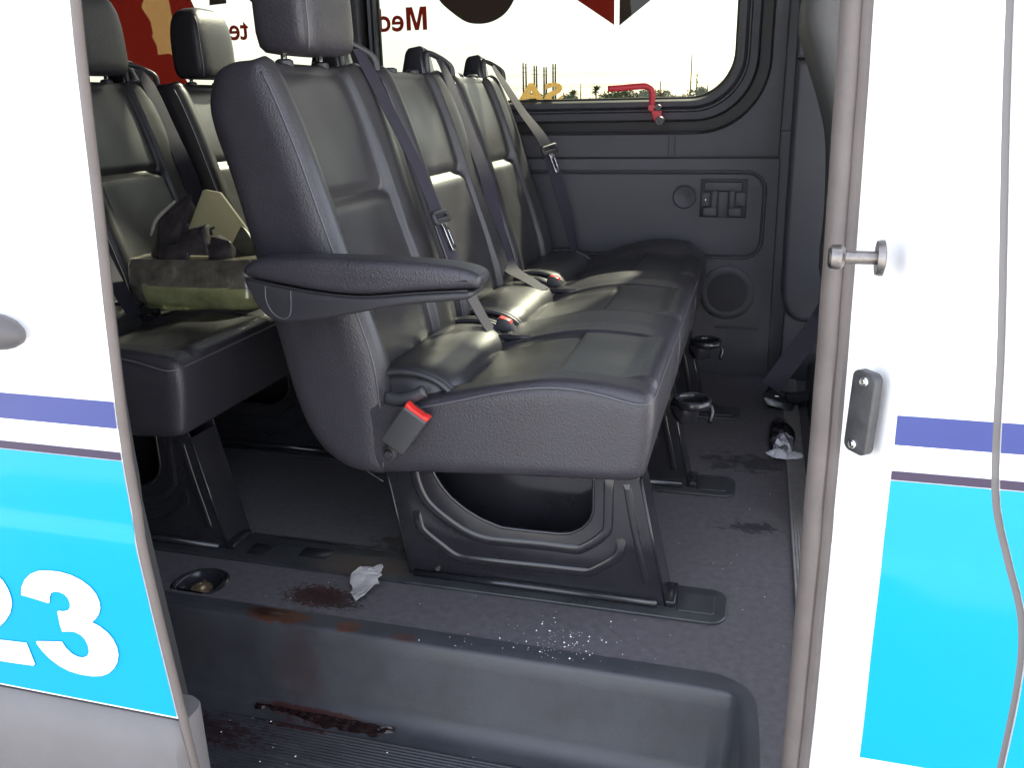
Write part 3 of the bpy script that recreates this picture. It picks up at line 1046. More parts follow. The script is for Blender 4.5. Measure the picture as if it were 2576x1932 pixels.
def back_d(yl, z, nx):
    """relief of the front face: side bolsters, sunk centre panel, cross groove"""
    if nx <= 0:
        return 0.
    f = sstep(0., .55, nx)
    inp = sstep(.050, .066, yl) * (1 - sstep(.292, .308, yl))
    d = .012 * gs(yl - .030, .024) + .013 * gs(yl - .352, .044)
    up = -.014
    lowd = -.014 + .0065 * sstep(1.376, 1.350, z) * (1 - .5 * sstep(1.30, 1.08, z))
    d += inp * (up if z > 1.374 else lowd)
    d -= inp * .009 * gs(z - 1.376, .009)
    d -= .006 * (gs(yl - .060, .0035) + gs(yl - .300, .0035)) * sstep(.95, 1.0, z)
    d += .003 * inp * noise.noise(Vector((yl * 9, z * 7, 3)))
    return d * f


def back_me():
    ys = [0, .003, .007, .012, .018] + [.018 + .0035 * i for i in range(1, 115)]
    ys = [y for y in ys if y < BW - .019] + [BW - .018, BW - .012, BW - .007, BW - .003, BW]
    rings = []
    r = .016
    for cap, yy in ((.40, -.003), (.28, -.003), (.12, -.002)):
        rings.append((yy, 'c', cap))
    for y in ys:
        d = min(y, BW - y)
        ins = 0 if d >= r else r - math.sqrt(max(0, r * r - (r - d) ** 2))
        rings.append((y, 'n', ins))
    for cap, yy in ((.12, BW + .002), (.28, BW + .003), (.40, BW + .003)):
        rings.append((yy, 'c', cap))
    vs, fs = [], []
    for (y, kind, a) in rings:
        for p, nn in zip(prof, pn):
            if kind == 'n':
                q = p - nn * a + nn * back_d(max(0, min(BW, y)), p.y, nn.x)
            else:
                e = p - nn * r
                zc = max(1.0, min(1.50, p.y))
                cpt = Vector((interp(midx, zc), zc))
                q = e.lerp(cpt, a)
            vs.append((q.x, y, q.y))
    k = len(prof)
    for i in range(len(rings) - 1):
        for j in range(k):
            fs.append((i * k + j, i * k + (j + 1) % k, (i + 1) * k + (j + 1) % k, (i + 1) * k + j))
    fs += [tuple(range(k)), tuple(range((len(rings) - 1) * k, len(rings) * k))]
    me = mk(vs, fs)
    me.materials.append(MT['leather'])
    me.materials.append(MT['panel'])
    for p in me.polygons:
        c = p.center
        if p.normal.x > .25 and .012 < c.y < BW - .012:
            p.material_index = 1
    return autosmooth(me, 60)


CP = [(-.615, .917), (-.50, .921), (-.35, .930), (-.20, .938), (-.165, .941), (-.146, .950), (-.140, .970), (-.134, 1.01), (-.131, 1.045), (-.132, 1.072), (-.136, 1.084), (-.146, 1.0915), (-.170, 1.0975), (-.223, 1.103), (-.278, 1.1045), (-.335, 1.099), (-.393, 1.087), (-.453, 1.071), (-.52, 1.056), (-.60, 1.046), (-.630, 1.035), (-.635, .98)]
cprof = resample(catmull(CP, 10, True), 240, True)
cn = normals2(cprof)
CW = 1.345
CZ = [(-.63, 1.0), (-.1, 1.0)]


def cush_d(yl, x, nz):
    if nz <= 0:
        return 0.
    f = sstep(.3, .8, nz)
    s = yl % PITCH
    inp = sstep(.056, .074, s) * (1 - sstep(.312, .332, s))
    fade = sstep(-.150, -.195, x)
    d = -.011 * inp * fade
    if yl > .25:
        q = s if s < .25 else s - PITCH
        d += .004 * sstep(-.115, -.075, q) * (1 - sstep(.03, .06, q)) * fade
    d += .0065 * inp * sstep(-.309, -.297, x) - .005 * inp * gs(x + .306, .0045)
    d -= .0045 * (gs(s - .063, .0038) + gs(s - .326, .0038)) * fade
    d += .0018 * noise.noise(Vector((yl * 8, x * 10, 1)))
    far = sstep(CW - .16, CW - .05, yl)
    d += far * .022 * sstep(-.50, -.25, x) * sstep(-.14, -.19, x)
    return d * f


def cush_me():
    r = .020
    ys = [0, .003, .007, .012, .02] + [.02 + .0042 * i for i in range(1, 320)]
    ys = [y for y in ys if y < CW - .021] + [CW - .02, CW - .012, CW - .007, CW - .003, CW]
    rings = [(-.0008, 'c', .22), (-.0008, 'c', .12), (-.0004, 'c', .05)]
    for y in ys:
        d = min(y, CW - y)
        rings.append((y, 'n', 0 if d >= r else r - math.sqrt(max(0, r * r - (r - d) ** 2))))
    rings += [(CW + .0004, 'c', .05), (CW + .0008, 'c', .12), (CW + .0008, 'c', .22)]
    vs, fs = [], []
    for (y, kind, a) in rings:
        for p, nn in zip(cprof, cn):
            dd = nn * cush_d(max(0, min(CW, y)), p.x, nn.y)
            xc = max(-.56, min(-.22, p.x))
            cpt = Vector((xc, 1.01))
            if kind == 'n':
                q = (p + dd).lerp(cpt, a / .080)
            else:
                q = (p + dd).lerp(cpt, .25 + .75 * a)
            vs.append((q.x, Y0 + y, q.y))
    k = len(cprof)
    for i in range(len(rings) - 1):
        for j in range(k):
            fs.append((i * k + j, i * k + (j + 1) % k, (i + 1) * k + (j + 1) % k, (i + 1) * k + j))
    fs += [tuple(range(k)), tuple(range((len(rings) - 1) * k, len(rings) * k))]
    me = mk(vs, fs)
    me.materials.append(MT['leather'])
    me.materials.append(MT['panel'])
    for p in me.polygons:
        c = p.center
        s = (c.y - Y0) % PITCH
        if p.normal.z > .3 and .066 < s < .322 and c.x < -.165:
            p.material_index = 1
    return autosmooth(me, 60)


def roll_me():
    """upward-curved rear end of one seat cushion"""
    vs, fs = [], []
    n, m = 26, 28
    for i in range(n + 1):
        t = i / n
        e = min(t, 1 - t) * n / 5.
        s = 1 if e >= 1 else math.sqrt(max(0., 1 - (1 - e) ** 2)) * .35 + .65
        for k in range(m):
            a = 2 * math.pi * k / m
            c, d = math.cos(a), math.sin(a)
            x = -.548 + .085 * s * math.copysign(abs(c) ** .85, c)
            z = 1.045 + .053 * s * math.copysign(abs(d) ** .85, d)
            vs.append((x, .032 + .362 * t, z))
    for i in range(n):
        for k in range(m):
            fs.append((i * m + k, i * m + (k + 1) % m, (i + 1) * m + (k + 1) % m, (i + 1) * m + k))
    fs += [tuple(range(m)), tuple(range(n * m, (n + 1) * m))]
    return autosmooth(mk(vs, fs), 60)


def headrest_me():
    """padded block with a rounded crown and soft edges (seat-local y)"""
    vs, fs = [], []
    sec = [(1.606, .70, .55), (1.609, .86, .84), (1.618, .95, .96), (1.64, 1., 1.), (1.69, 1., 1.), (1.725, .985, .975), (1.755, .93, .92), (1.778, .83, .80), (1.793, .68, .62), (1.800, .48, .40), (1.803, .25, .2)]
    m = 44
    for (z, sy, sx_) in sec:
        lean = (z - 1.606) * .12
        cx = -.768 - lean * .2
        for k in range(m):
            a = 2 * math.pi * k / m
            c, d = math.cos(a), math.sin(a)
            x = cx + .056 * sx_ * math.copysign(abs(c) ** .40, c)
            y = .196 + .096 * sy * math.copysign(abs(d) ** .40, d)
            vs.append((x, y, z))
    for i in range(len(sec) - 1):
        for k in range(m):
            fs.append((i * m + k, i * m + (k + 1) % m, (i + 1) * m + (k + 1) % m, (i + 1) * m + k))
    fs += [tuple(range(m)), tuple(range((len(sec) - 1) * m, len(sec) * m))]
    return autosmooth(mk(vs, fs), 70)


def shift(me, y):
    c = me.copy()
    c.transform(Matrix.Translation((0, y, 0)))
    return c


BACK, ROLL, HEAD = back_me(), roll_me(), headrest_me()
CUSH = cush_me()

PED_OUT = [(-.6065, .945), (-.600, .90), (-.564, .7035), (-.1025, .7035), (-.152, .9314), (-.155, .945)]
PED_HOLE = [(-.520, .934), (-.5106, .9079), (-.4981, .8861), (-.4811, .8662), (-.455, .8457), (-.4258, .8303), (-.3908, .8189), (-.3443, .8183), (-.2872, .8192), (-.2675, .8232), (-.248, .8347), (-.2343, .8515), (-.229, .8702), (-.229, .934)]
R1 = [(-.5471, .9442), (-.5471, .9042), (-.5355, .8665), (-.5184, .8432), (-.4862, .8184), (-.4537, .8001), (-.4211, .7915), (-.3856, .7912), (-.3158, .7929), (-.259, .7928), (-.245, .7983), (-.2229, .815), (-.2093, .8304), (-.2041, .8461), (-.2039, .94)]
R2 = [(-.5479, .8366), (-.5435, .8051), (-.5335, .7902), (-.5037, .768), (-.4799, .7516), (-.4587, .7479), (-.3865, .7479), (-.3161, .7496), (-.2446, .7509), (-.2306, .7551), (-.203, .7745), (-.188, .789), (-.1815, .805), (-.183, .826)]
R3 = [(-.1745, .925), (-.1609, .8513), (-.1488, .7986), (-.1363, .7418)]


def leg_parts(yc):
    """pressed-steel pedestal: side plates, front and rear plates; returns body and ridges"""
    ya, yb = yc - .018, yc + .060
    body = [fill_me(PED_OUT, [PED_HOLE], .003, .0008, 'XZ', ya), fill_me(PED_OUT, [], .003, .0008, 'XZ', yb)]
    for (xa, za, xb, zb) in ((-.1025, .7035, -.152, .9314), (-.564, .7035, -.6065, .945)):
        vs = [(xa, ya, za), (xa, yb, za), (xb, yb, zb), (xb, ya, zb)]
        th = .003
        vs += [(x - th, y, z) for x, y, z in vs]
        body.append(mk(vs, [(0, 1, 2, 3), (7, 6, 5, 4), (0, 4, 5, 1), (1, 5, 6, 2), (2, 6, 7, 3), (3, 7, 4, 0)]))
    ridges = []
    for R_ in (R1, R2, R3):
        cp = resample(catmull([Vector(q) for q in R_], 5), 70)
        hw = .0062 if R_ is not R3 else .0045
        rows = [[], [], [], [], []]
        for i_, p in enumerate(cp):
            t = (cp[min(i_ + 1, 69)] - cp[max(i_ - 1, 0)]).normalized()
            nn = Vector((-t.y, t.x))
            e = min(1, min(i_, 69 - i_) / 3.)
            for k_, (o_, h_) in enumerate(((-1.45, 0), (-.75, -.0034), (0, -.0016), (.75, -.0034), (1.45, 0))):
                q = p + nn * o_ * hw
                rows[k_].append((q.x, ya - .0012 + h_ * e, q.y))
        vs = [v for row in rows for v in row]
        fs = [(a * 70 + b, a * 70 + b + 1, (a + 1) * 70 + b + 1, (a + 1) * 70 + b) for a in range(4) for b in range(69)]
        ridges.append(mk(vs, fs))
    for ln in ([(-.1035, ya, .706), (-.1525, ya, .935)], [(-.5655, ya, .706), (-.604, ya, .93)]):
        ridges.append(tube_me(ln, .0026, 8))
    lip = tube_me([(-.556, ya - .006, .7105), (-.40, ya - .006, .7115), (-.118, ya - .006, .7115)], .0065, 10)
    rim = tube_me([(p.x, ya, p.y) for p in resample([Vector(q) for q in PED_HOLE], 60)], .0032, 8)
    return join_me(body), ridges, lip, rim


def build_bench(base, label, armrest, headrests, rows=(0., .45, .90)):
    b = thing("bench_seat", label, "bench seat", base, "rows of black leather bench seats")
    off = Vector((0, 0, 0))
    cu = link("seat_cushion", CUSH, None, b, False)
    # piping: side seam, front seam
    sd_ = catmull([(-.5281, 1.2475, 1.041), (-.4981, 1.247, 1.0478), (-.4436, 1.247, 1.0623), (-.385, 1.247, 1.0785), (-.3281, 1.247, 1.0905), (-.2861, 1.247, 1.0945), (-.2448, 1.247, 1.0930), (-.2048, 1.247, 1.0865), (-.170, 1.2475, 1.0785), (-.150, 1.251, 1.0755), (-.1375, 1.262, 1.0765), (-.1335, 1.285, 1.0785), (-.1330, 1.32, 1.0785), (-.1330, 1.60, 1.0785), (-.1330, 2.2, 1.0785), (-.1330, 2.57, 1.0785)], 6)
    tube("piping", sd_, .0019, 'seam', cu, 6)
    for i in range(2):
        s = Y0 + PITCH * (i + 1)
        tube("cross_seam", [(-.1325, s, 1.078), (-.131, s, 1.04), (-.1395, s, .97), (-.146, s, .950)], .0012, 'seam', cu, 6)
    for i in range(3):
        y = Y0 + rows[i]
        bk = link("backrest", shift(BACK, y), None, b, False)
        edgep = [(p[0] + .0005, y + .0015, p[1]) for p in catmull(FP, 4)]
        tube("piping", edgep, .0016, 'seam', bk, 6)
        rl = link("cushion_roll", shift(ROLL, y), 'panel', b, False)
        for e in (.026, .040, .392, .406):
            arc = [(-.552 + .088 * math.cos(a), y + e, 1.043 + .052 * math.sin(a)) for a in [math.radians(q) for q in range(-30, 160, 10)]]
            tube("roll_trim", arc, .006, 'plastic', rl, 8)
        for yy in (.140, .268):
            link("headrest_socket", disc_me(-.785, y + yy, [(0, .012), (.010, .012), (.015, .009), (.016, 0), (0, 0)], 'Z', 1.587, 20), 'plastic', bk, False)
        if headrests[i]:
            h = link("headrest", shift(HEAD, y), 'leather', b, False)
            for yy in (.140, .268):
                tube("headrest_post", [(-.785, y + yy, 1.57), (-.785, y + yy, 1.62)], .0055, 'chrome', h, 10)
            hs = [(-.722, y + .112, 1.612), (-.7165, y + .106, 1.64), (-.7175, y + .106, 1.69), (-.7195, y + .108, 1.725), (-.725, y + .114, 1.755), (-.738, y + .124, 1.778)]
            tube("piping", catmull(hs, 5), .0016, 'seam', h, 6)
        # belt guide tower behind the outer shoulder
        gy = y + .352
        gd = link("belt_guide", hull_me([(-.842, gy - .034, 1.565), (-.842, gy + .046, 1.565), (-.768, gy - .034, 1.565), (-.768, gy + .046, 1.565), (-.826, gy - .022, 1.650), (-.822, gy + .034, 1.642), (-.783, gy - .022, 1.657), (-.783, gy + .034, 1.648)], .009), 'gloss', b, False)
        lp = [(-.772, gy - .020, 1.575), (-.775, gy - .018, 1.628), (-.770, gy - .006, 1.637), (-.748, gy + .038, 1.620), (-.738, gy + .050, 1.606), (-.735, gy + .050, 1.585)]
        tube("guide_loop", catmull(lp, 5), .0065, 'plastic', gd, 10, flat=(1.3, 1, 1))
        # shoulder belt
        by = y + .365
        if i == 0:
            pth = [(-.752, by - .004, 1.625), (-.735, by, 1.590), (-.690, by, 1.50), (-.640, by - .002, 1.40), (-.600, by - .006, 1.305), (-.555, by - .012, 1.19), (-.505, by - .018, 1.10), (-.478, by - .020, 1.072)]
            wd = [(0, 1, 0), (.1, 1, 0), (.12, 1, -.05), (.15, 1, -.1), (.15, 1, -.1), (.1, 1, 0), (0, 1, 0), (0, 1, 0)]
        elif i == 1:
            pth = [(-.752, by - .004, 1.625), (-.735, by, 1.588), (-.69, by, 1.47), (-.640, by - .005, 1.34), (-.615, by - .010, 1.22), (-.585, by - .02, 1.135), (-.525, by - .045, 1.105), (-.485, by - .055, 1.085)]
            wd = [(0, 1, 0), (.1, 1, 0), (.25, 1, 0), (.5, 1, 0), (.8, 1, 0), (.7, .9, .0), (.35, 1, 0), (.1, 1, 0)]
        else:
            pth = [(-.752, by - .004, 1.625), (-.730, by + .005, 1.585), (-.68, by + .03, 1.50), (-.615, by + .04, 1.41), (-.575, by + .035, 1.30), (-.54, by + .03, 1.18), (-.515, by + .02, 1.085)]
            wd = [(0, 1, 0), (.1, 1, 0), (.3, 1, 0), (.6, 1, 0), (.7, 1, 0), (.5, 1, 0), (.2, 1, 0)]
        bt = link("seat_belt", ribbon_me(pth, wd, .046), 'web', b, False)
        if i != 1:
            c = Vector((-.600, by - .006, 1.305)) if i == 0 else Vector((-.600, by + .038, 1.385))
            t = Vector((.045, -.005, -.112)).normalized() if i == 0 else Vector((.04, 0, -.11)).normalized()
            wv = Vector((.12, 1, -.05)) if i == 0 else Vector((.6, 1, 0))
            wv = (wv - t * wv.dot(t)).normalized()
            nn = wv.cross(t)
            if nn.x < 0:
                nn = -nn
            Mx = Matrix((wv, nn, -t)).transposed().to_4x4()
            Mx.translation = c
            me = fill_me(rrect(-.034, .034, -.010, .017, .009), [rrect(-.025, .025, .002, .009, .003)], .010, .003, 'XZ', 0)
            me.transform(Mx @ Matrix.Translation((0, .004, 0)))
            tg = link("belt_tongue", me, 'plastic', bt, False)
            me = fill_me([(-.013, .002), (.013, .002), (.010, -.012), (.0095, -.056), (.008, -.058), (-.008, -.058), (-.0095, -.056), (-.010, -.012)], [rrect(-.0045, .0045, -.046, -.016, .002)], .0026, .0006, 'XZ', 0)
            me.transform(Mx @ Matrix.Translation((0, .006, -.008)))
            link("tongue_plate", me, 'chrome', bt, False)
        # slot and inboard buckle in the cushion
        if i < 2:
            sy_ = y + .352
            box("belt_slot", -.480, -.400, sy_ - .013, sy_ + .001, 1.070, 1.0825, 'gloss', b, .003)
            kb = link("buckle", hull_me([(-.500, sy_ + .022, 1.08), (-.500, sy_ + .048, 1.08), (-.455, sy_ + .022, 1.08), (-.455, sy_ + .048, 1.08), (-.492, sy_ + .024, 1.106), (-.492, sy_ + .046, 1.106), (-.470, sy_ + .024, 1.103), (-.470, sy_ + .046, 1.103)], .003), 'plastic', b, False)
            link("release_button", hull_me([(-.489, sy_ + .026, 1.108), (-.489, sy_ + .045, 1.108), (-.466, sy_ + .026, 1.101), (-.466, sy_ + .045, 1.101), (-.487, sy_ + .026, 1.100), (-.487, sy_ + .045, 1.100), (-.464, sy_ + .026, 1.094), (-.464, sy_ + .045, 1.094)], .0015), 'red', kb, False)
    # outboard buckle hanging beside the cushion
    ca = Vector((-.530, 1.229, 1.016))
    u = Vector((.038, 0, -.025)).normalized()
    v = Vector((.047, 0, .064)).normalized()
    Mb = Matrix((u, Vector((0, 1, 0)), v)).transposed().to_4x4()
    Mb.translation = ca
    me = fill_me(rrect(-.0235, .0235, -.041, .038, .005), [], .034, .004, 'XZ', -.005)
    me.transform(Mb)
    kb = link("buckle", me, mat("buckle plastic", (.040, .041, .043), .38, bump=.06, bscale=500) if 'bkl' not in MT else 'bkl', b, False)
    me = fill_me([(-.0215, .034), (.0215, .034), (.0225, .0435), (.019, .0445), (.010, .0420), (-.010, .0420), (-.019, .0445), (-.0225, .0435)], [], .017, .002, 'XZ', -.0115)
    me.transform(Mb)
    link("release_button", me, 'red', kb, False)
    me = fill_me(rrect(-.010, .010, -.066, -.036, .003), [], .003, .0008, 'XZ', .002)
    me.transform(Mb)
    link("buckle_strap", me, 'steel', kb, False)
    link("buckle_bolt", disc_me(-.568, .963, [(0, -.014), (.006, -.014), (.0075, -.012), (.0075, -.008), (.013, -.007), (.0145, -.004), (.0145, .004), (0, .004)], 'Y', 1.238, 26), 'plastic', kb, False)
    # recliner lever peeking above the buckle
    tube("recliner_lever", catmull([(-.57, 1.236, 1.062), (-.545, 1.234, 1.060), (-.52, 1.234, 1.068), (-.50, 1.236, 1.078)], 4), .011, 'plastic', b, 10, flat=(1, .7, 1))
    # wire loop behind the pedestal
    tube("release_wire", catmull([(-.603, 1.268, .925), (-.632, 1.268, .930), (-.640, 1.268, .921), (-.628, 1.268, .908), (-.600, 1.268, .892)], 5), .0018, 'pedpaint', b, 6)
    # pedestals
    for i, yc in enumerate((1.303, 1.793, 2.283)):
        body, ridges, lip, rim = leg_parts(yc)
        lg = link("leg", body, 'pedpaint', b, False)
        for rd in ridges:
            link("pressed_ridge", rd, 'pedpaint', lg, True)
        link("bottom_rail", lip, 'pedpaint', lg, True)
        link("cutout_rim", rim, 'pedpaint', lg, True)
        link("leg_bolt", disc_me(-.512, .7226, [(0, -.004), (.004, -.004), (.005, -.002), (.005, .001), (0, .001)], 'Y', yc - .0195, 16), 'steel', lg, False)
        box("leg_foot", -.108, -.088, yc - .020, yc + .045, FZ + .006, FZ + .016, 'pedpaint', lg, .002)
        # cup holder ring on the front of the middle and far pedestals
        if i:
            ch = link("cup_holder", tube_me([(-.105 + .036 * math.cos(a), yc - .02 + .036 * math.sin(a), .905) for a in [2 * math.pi * q / 28 for q in range(28)]], .006, 8, True, (1, 1, 1.6)), 'gloss', b, True)
            link("holder_bracket", hull_me([(-.150, yc - .045, .90), (-.150, yc + .01, .90), (-.12, yc - .054, .907), (-.085, yc - .050, .907), (-.125, yc - .050, .862), (-.09, yc - .044, .868), (-.15, yc, .86)], .003), 'gloss', ch, False)
            tube("holder_arm", catmull([(-.07, yc - .02, .905), (-.062, yc - .03, .89), (-.066, yc - .035, .865)], 4), .005, 'gloss', ch, 8)
    if armrest:
        pa = [(-.773, 1.279), (-.760, 1.291), (-.735, 1.298), (-.66, 1.3005), (-.595, 1.3005), (-.50, 1.299), (-.44, 1.296), (-.404, 1.291), (-.385, 1.283), (-.3815, 1.275), (-.386, 1.264), (-.40, 1.262), (-.48, 1.255), (-.57, 1.246), (-.65, 1.250), (-.72, 1.260), (-.765, 1.268)]
        pts = [(p.x, p.y) for p in catmull([Vector(q) for q in pa], 4, True)]
        ar = link("armrest", fill_me(pts, [], .066, .014, 'XZ', 1.205, 5), 'leather', b, False)
        pb_ = [(-.770, 1.266), (-.72, 1.257), (-.65, 1.2475), (-.57, 1.2435), (-.48, 1.2525), (-.402, 1.2585), (-.392, 1.256), (-.398, 1.248), (-.42, 1.2435), (-.517, 1.231), (-.634, 1.206), (-.700, 1.197), (-.722, 1.198), (-.745, 1.211), (-.762, 1.238)]
        pts = [(p.x, p.y) for p in catmull([Vector(q) for q in pb_], 4, True)]
        link("armrest_shell", fill_me(pts, [], .060, .006, 'XZ', 1.205, 3), 'plastic', ar, False)
        uu = catmull([(-.734, 1.1742, 1.256), (-.735, 1.1742, 1.232), (-.726, 1.1742, 1.213), (-.712, 1.1742, 1.204), (-.700, 1.1742, 1.206), (-.693, 1.1742, 1.218), (-.690, 1.1742, 1.250)], 4)
        tube("cover_joint", uu, .0009, 'seam', ar, 6)
        ln = [(p.x, 1.1735, p.y) for p in catmull([Vector(q) for q in [(-.768, 1.267), (-.72, 1.2585), (-.65, 1.249), (-.57, 1.2448), (-.48, 1.2538), (-.40, 1.2605)]], 5)]
        tube("arm_seam", ln, .0016, 'rubber', ar, 6)
        link("arm_pivot", disc_me(-.715, 1.235, [(0, 0), (.032, 0), (.032, .04), (0, .04)], 'Y', 1.225, 30), 'plastic', ar, False)
    return b


bench = build_bench((-.35, 1.9, FZ), "three-seat black leather bench with side armrest and one headrest, on steel legs", True, (1, 0, 0))
rear = build_bench((-.35, 1.9, FZ), "rear black leather bench with headrests, holding the broken headlamp", False, (1, 1, 1), (0., .457, .945))
rear.location.x -= .845

# ================================================================== LOOSE THINGS
# ---- broken headlamp lying on the rear bench
hl = thing("headlamp", "broken dirty headlamp unit lying on the rear bench", "headlamp", (-1.22, 1.68, 1.10))


def lamp_body(z0, z1, k, cap_in):
    """rounded lamp shell between two heights; slightly swollen and uneven"""
    vs, fs = [], []
    n, m = 26, 90
    for i in range(n + 1):
        t = i / n
        z = z0 + (z1 - z0) * t
        sc = k * (1 - cap_in * (abs(2 * t - 1) ** 6)) + .02 * math.sin(t * math.pi)
        for j in range(m):
            a = 2 * math.pi * j / m
            c, d = math.cos(a), math.sin(a)
            x = -1.195 + .168 * sc * math.copysign(abs(c) ** .42, c) + (.018 * d if c < 0 else 0)
            y = 1.662 + .085 * sc * math.copysign(abs(d) ** .55, d)
            w = .004 * noise.noise(Vector((x * 16, y * 16, z * 22)))
            vs.append((x + w, y + w, z + (x + 1.2) * .02 + w * .6))
    for i in range(n):
        for j in range(m):
            fs.append((i * m + j, i * m + (j + 1) % m, (i + 1) * m + (j + 1) % m, (i + 1) * m + j))
    fs += [tuple(range(m)), tuple(range(n * m, (n + 1) * m))]
    return autosmooth(mk(vs, fs), 50)


lb_ = lamp_body(1.098, 1.206, 1.0, .0)
for v in lb_.vertices:
    t = (v.co.z - 1.098) / .108
    k = interp([(0, .80), (.12, .92), (.3, .985), (.46, 1.0), (.52, .965), (.60, .98), (.85, .93), (1.0, .80)], t)
    tp = 1 - .28 * sstep(-1.22, -1.37, v.co.x) * (1 - t)
    v.co.x = -1.195 + (v.co.x + 1.195) * (.9 + .1 * k)
    v.co.y = 1.68 + (v.co.y - 1.68) * k * tp + .02 * t
lb_.materials.append(MT['lens'])
lb_.materials.append(mat("dull lens band", (.17, .155, .125), .2, var=.45, vscale=26, coat=.8, rvar=.1))
for p in lb_.polygons:
    p.material_index = 0 if p.center.z < 1.152 and p.center.x > -1.31 else 1
link("lens", lb_, None, hl, False)
link("side_shell", hull_me([(-1.375, 1.66, 1.108), (-1.315, 1.60, 1.100), (-1.37, 1.74, 1.115), (-1.32, 1.60, 1.20), (-1.35, 1.66, 1.205), (-1.385, 1.70, 1.14), (-1.31, 1.73, 1.20)], .012), 'hbrown', hl, False)
link("side_wall", hull_me([(-1.105, 1.70, 1.275), (-1.06, 1.70, 1.21), (-1.05, 1.69, 1.195), (-1.15, 1.68, 1.195), (-1.12, 1.72, 1.26), (-1.05, 1.73, 1.20)], .004), mat("olive lamp plastic", (.075, .075, .058), .45, var=.6, vscale=20), hl, False)
link("back_plate", hull_me([(x * 1.07, y * 1.07, 1.52 + (z - 1.52) * 1.07) for x, y, z in [(-1.185, 1.690, 1.352), (-1.145, 1.690, 1.345), (-1.085, 1.69, 1.262), (-1.095, 1.69, 1.205), (-1.255, 1.665, 1.205), (-1.21, 1.68, 1.30), (-1.18, 1.70, 1.35), (-1.145, 1.70, 1.345), (-1.085, 1.70, 1.262), (-1.25, 1.68, 1.205), (-1.095, 1.70, 1.205)]], .002), film_mat("translucent lamp plastic", (.36, .35, .30), .5), hl, False)
link("dark_shroud", hull_me([(-1.335, 1.67, 1.20), (-1.315, 1.69, 1.285), (-1.225, 1.69, 1.345), (-1.20, 1.675, 1.34), (-1.245, 1.655, 1.21), (-1.30, 1.65, 1.205), (-1.30, 1.72, 1.25)], .004), 'hbrown', hl, False)
tube("shroud_edge", catmull([(-1.325, 1.672, 1.25), (-1.30, 1.668, 1.288), (-1.245, 1.668, 1.328)], 4), .004, 'housing', hl, 8, taper=lambda t: .6 + .6 * math.sin(t * 3.1))
for pts in ([(-1.235, 1.63, 1.215), (-1.15, 1.63, 1.215), (-1.22, 1.64, 1.265), (-1.165, 1.64, 1.275), (-1.23, 1.67, 1.21), (-1.15, 1.67, 1.21), (-1.21, 1.67, 1.27), (-1.165, 1.67, 1.28)],
            [(-1.155, 1.63, 1.205), (-1.10, 1.64, 1.205), (-1.15, 1.645, 1.255), (-1.105, 1.65, 1.245), (-1.155, 1.68, 1.205), (-1.10, 1.68, 1.205), (-1.15, 1.68, 1.255)],
            [(-1.27, 1.62, 1.20), (-1.20, 1.62, 1.20), (-1.265, 1.64, 1.235), (-1.205, 1.64, 1.24), (-1.27, 1.66, 1.20), (-1.2, 1.66, 1.235)]):
    link("lamp_bracket", hull_me(pts, .003), 'hbrown', hl, False)
for (x, z) in ((-1.195, 1.268), (-1.135, 1.262)):
    tube("bracket_prong", [(x, 1.628, z), (x + .004, 1.622, z + .012), (x + .014, 1.62, z + .016)], .003, 'hbrown', hl, 7)


# ---- grey shard on the floor
def shard(name, outline, c, tilt, m, label, cat, bumpy=.006, th=.0015):
    me = fill_me(outline, [], th, 0, 'XY', 0)
    bm = bmesh.new()
    bm.from_mesh(me)
    bmesh.ops.triangulate(bm, faces=bm.faces)
    bmesh.ops.subdivide_edges(bm, edges=bm.edges, cuts=3, use_grid_fill=True)
    for v in bm.verts:
        v.co.z += bumpy * noise.noise(v.co * 26 + Vector((c[0] * 9, 0, 0))) + bumpy * .5 * noise.noise(v.co * 80)
    bm.to_mesh(me)
    bm.free()
    me.transform(Matrix.Rotation(tilt[2], 4, 'Z') @ Matrix.Rotation(tilt[1], 4, 'Y') @ Matrix.Rotation(tilt[0], 4, 'X'))
    zmin = min(v.co.z for v in me.vertices)
    me.transform(Matrix.Translation((c[0], c[1], c[2] - zmin)))
    o = link(name, autosmooth(me, 25), m, None, False)
    return top(o, label, cat)


shard("plastic_shard", [(-.034, .006), (-.020, .022), (.002, .026), (.016, .036), (.022, .030), (.021, .018), (.028, .012), (.023, .004), (.031, -.006), (.020, -.008), (.018, -.022), (.008, -.036), (.000, -.044), (-.012, -.034), (-.020, -.028), (-.022, -.016), (-.031, -.008)], (-.622, 1.214, FZ + .004), (math.radians(24), math.radians(-8), math.radians(-8)), 'paper', "torn pale grey plastic shard on the floor beside dark stains", "shard", .009)
# ---- clear bag with a crumpled tissue by the threshold strip
bagt = thing("plastic_bag", "small clear plastic bag with white tissue lying by the ribbed threshold strip", "bag", (.10, 2.13, FZ))


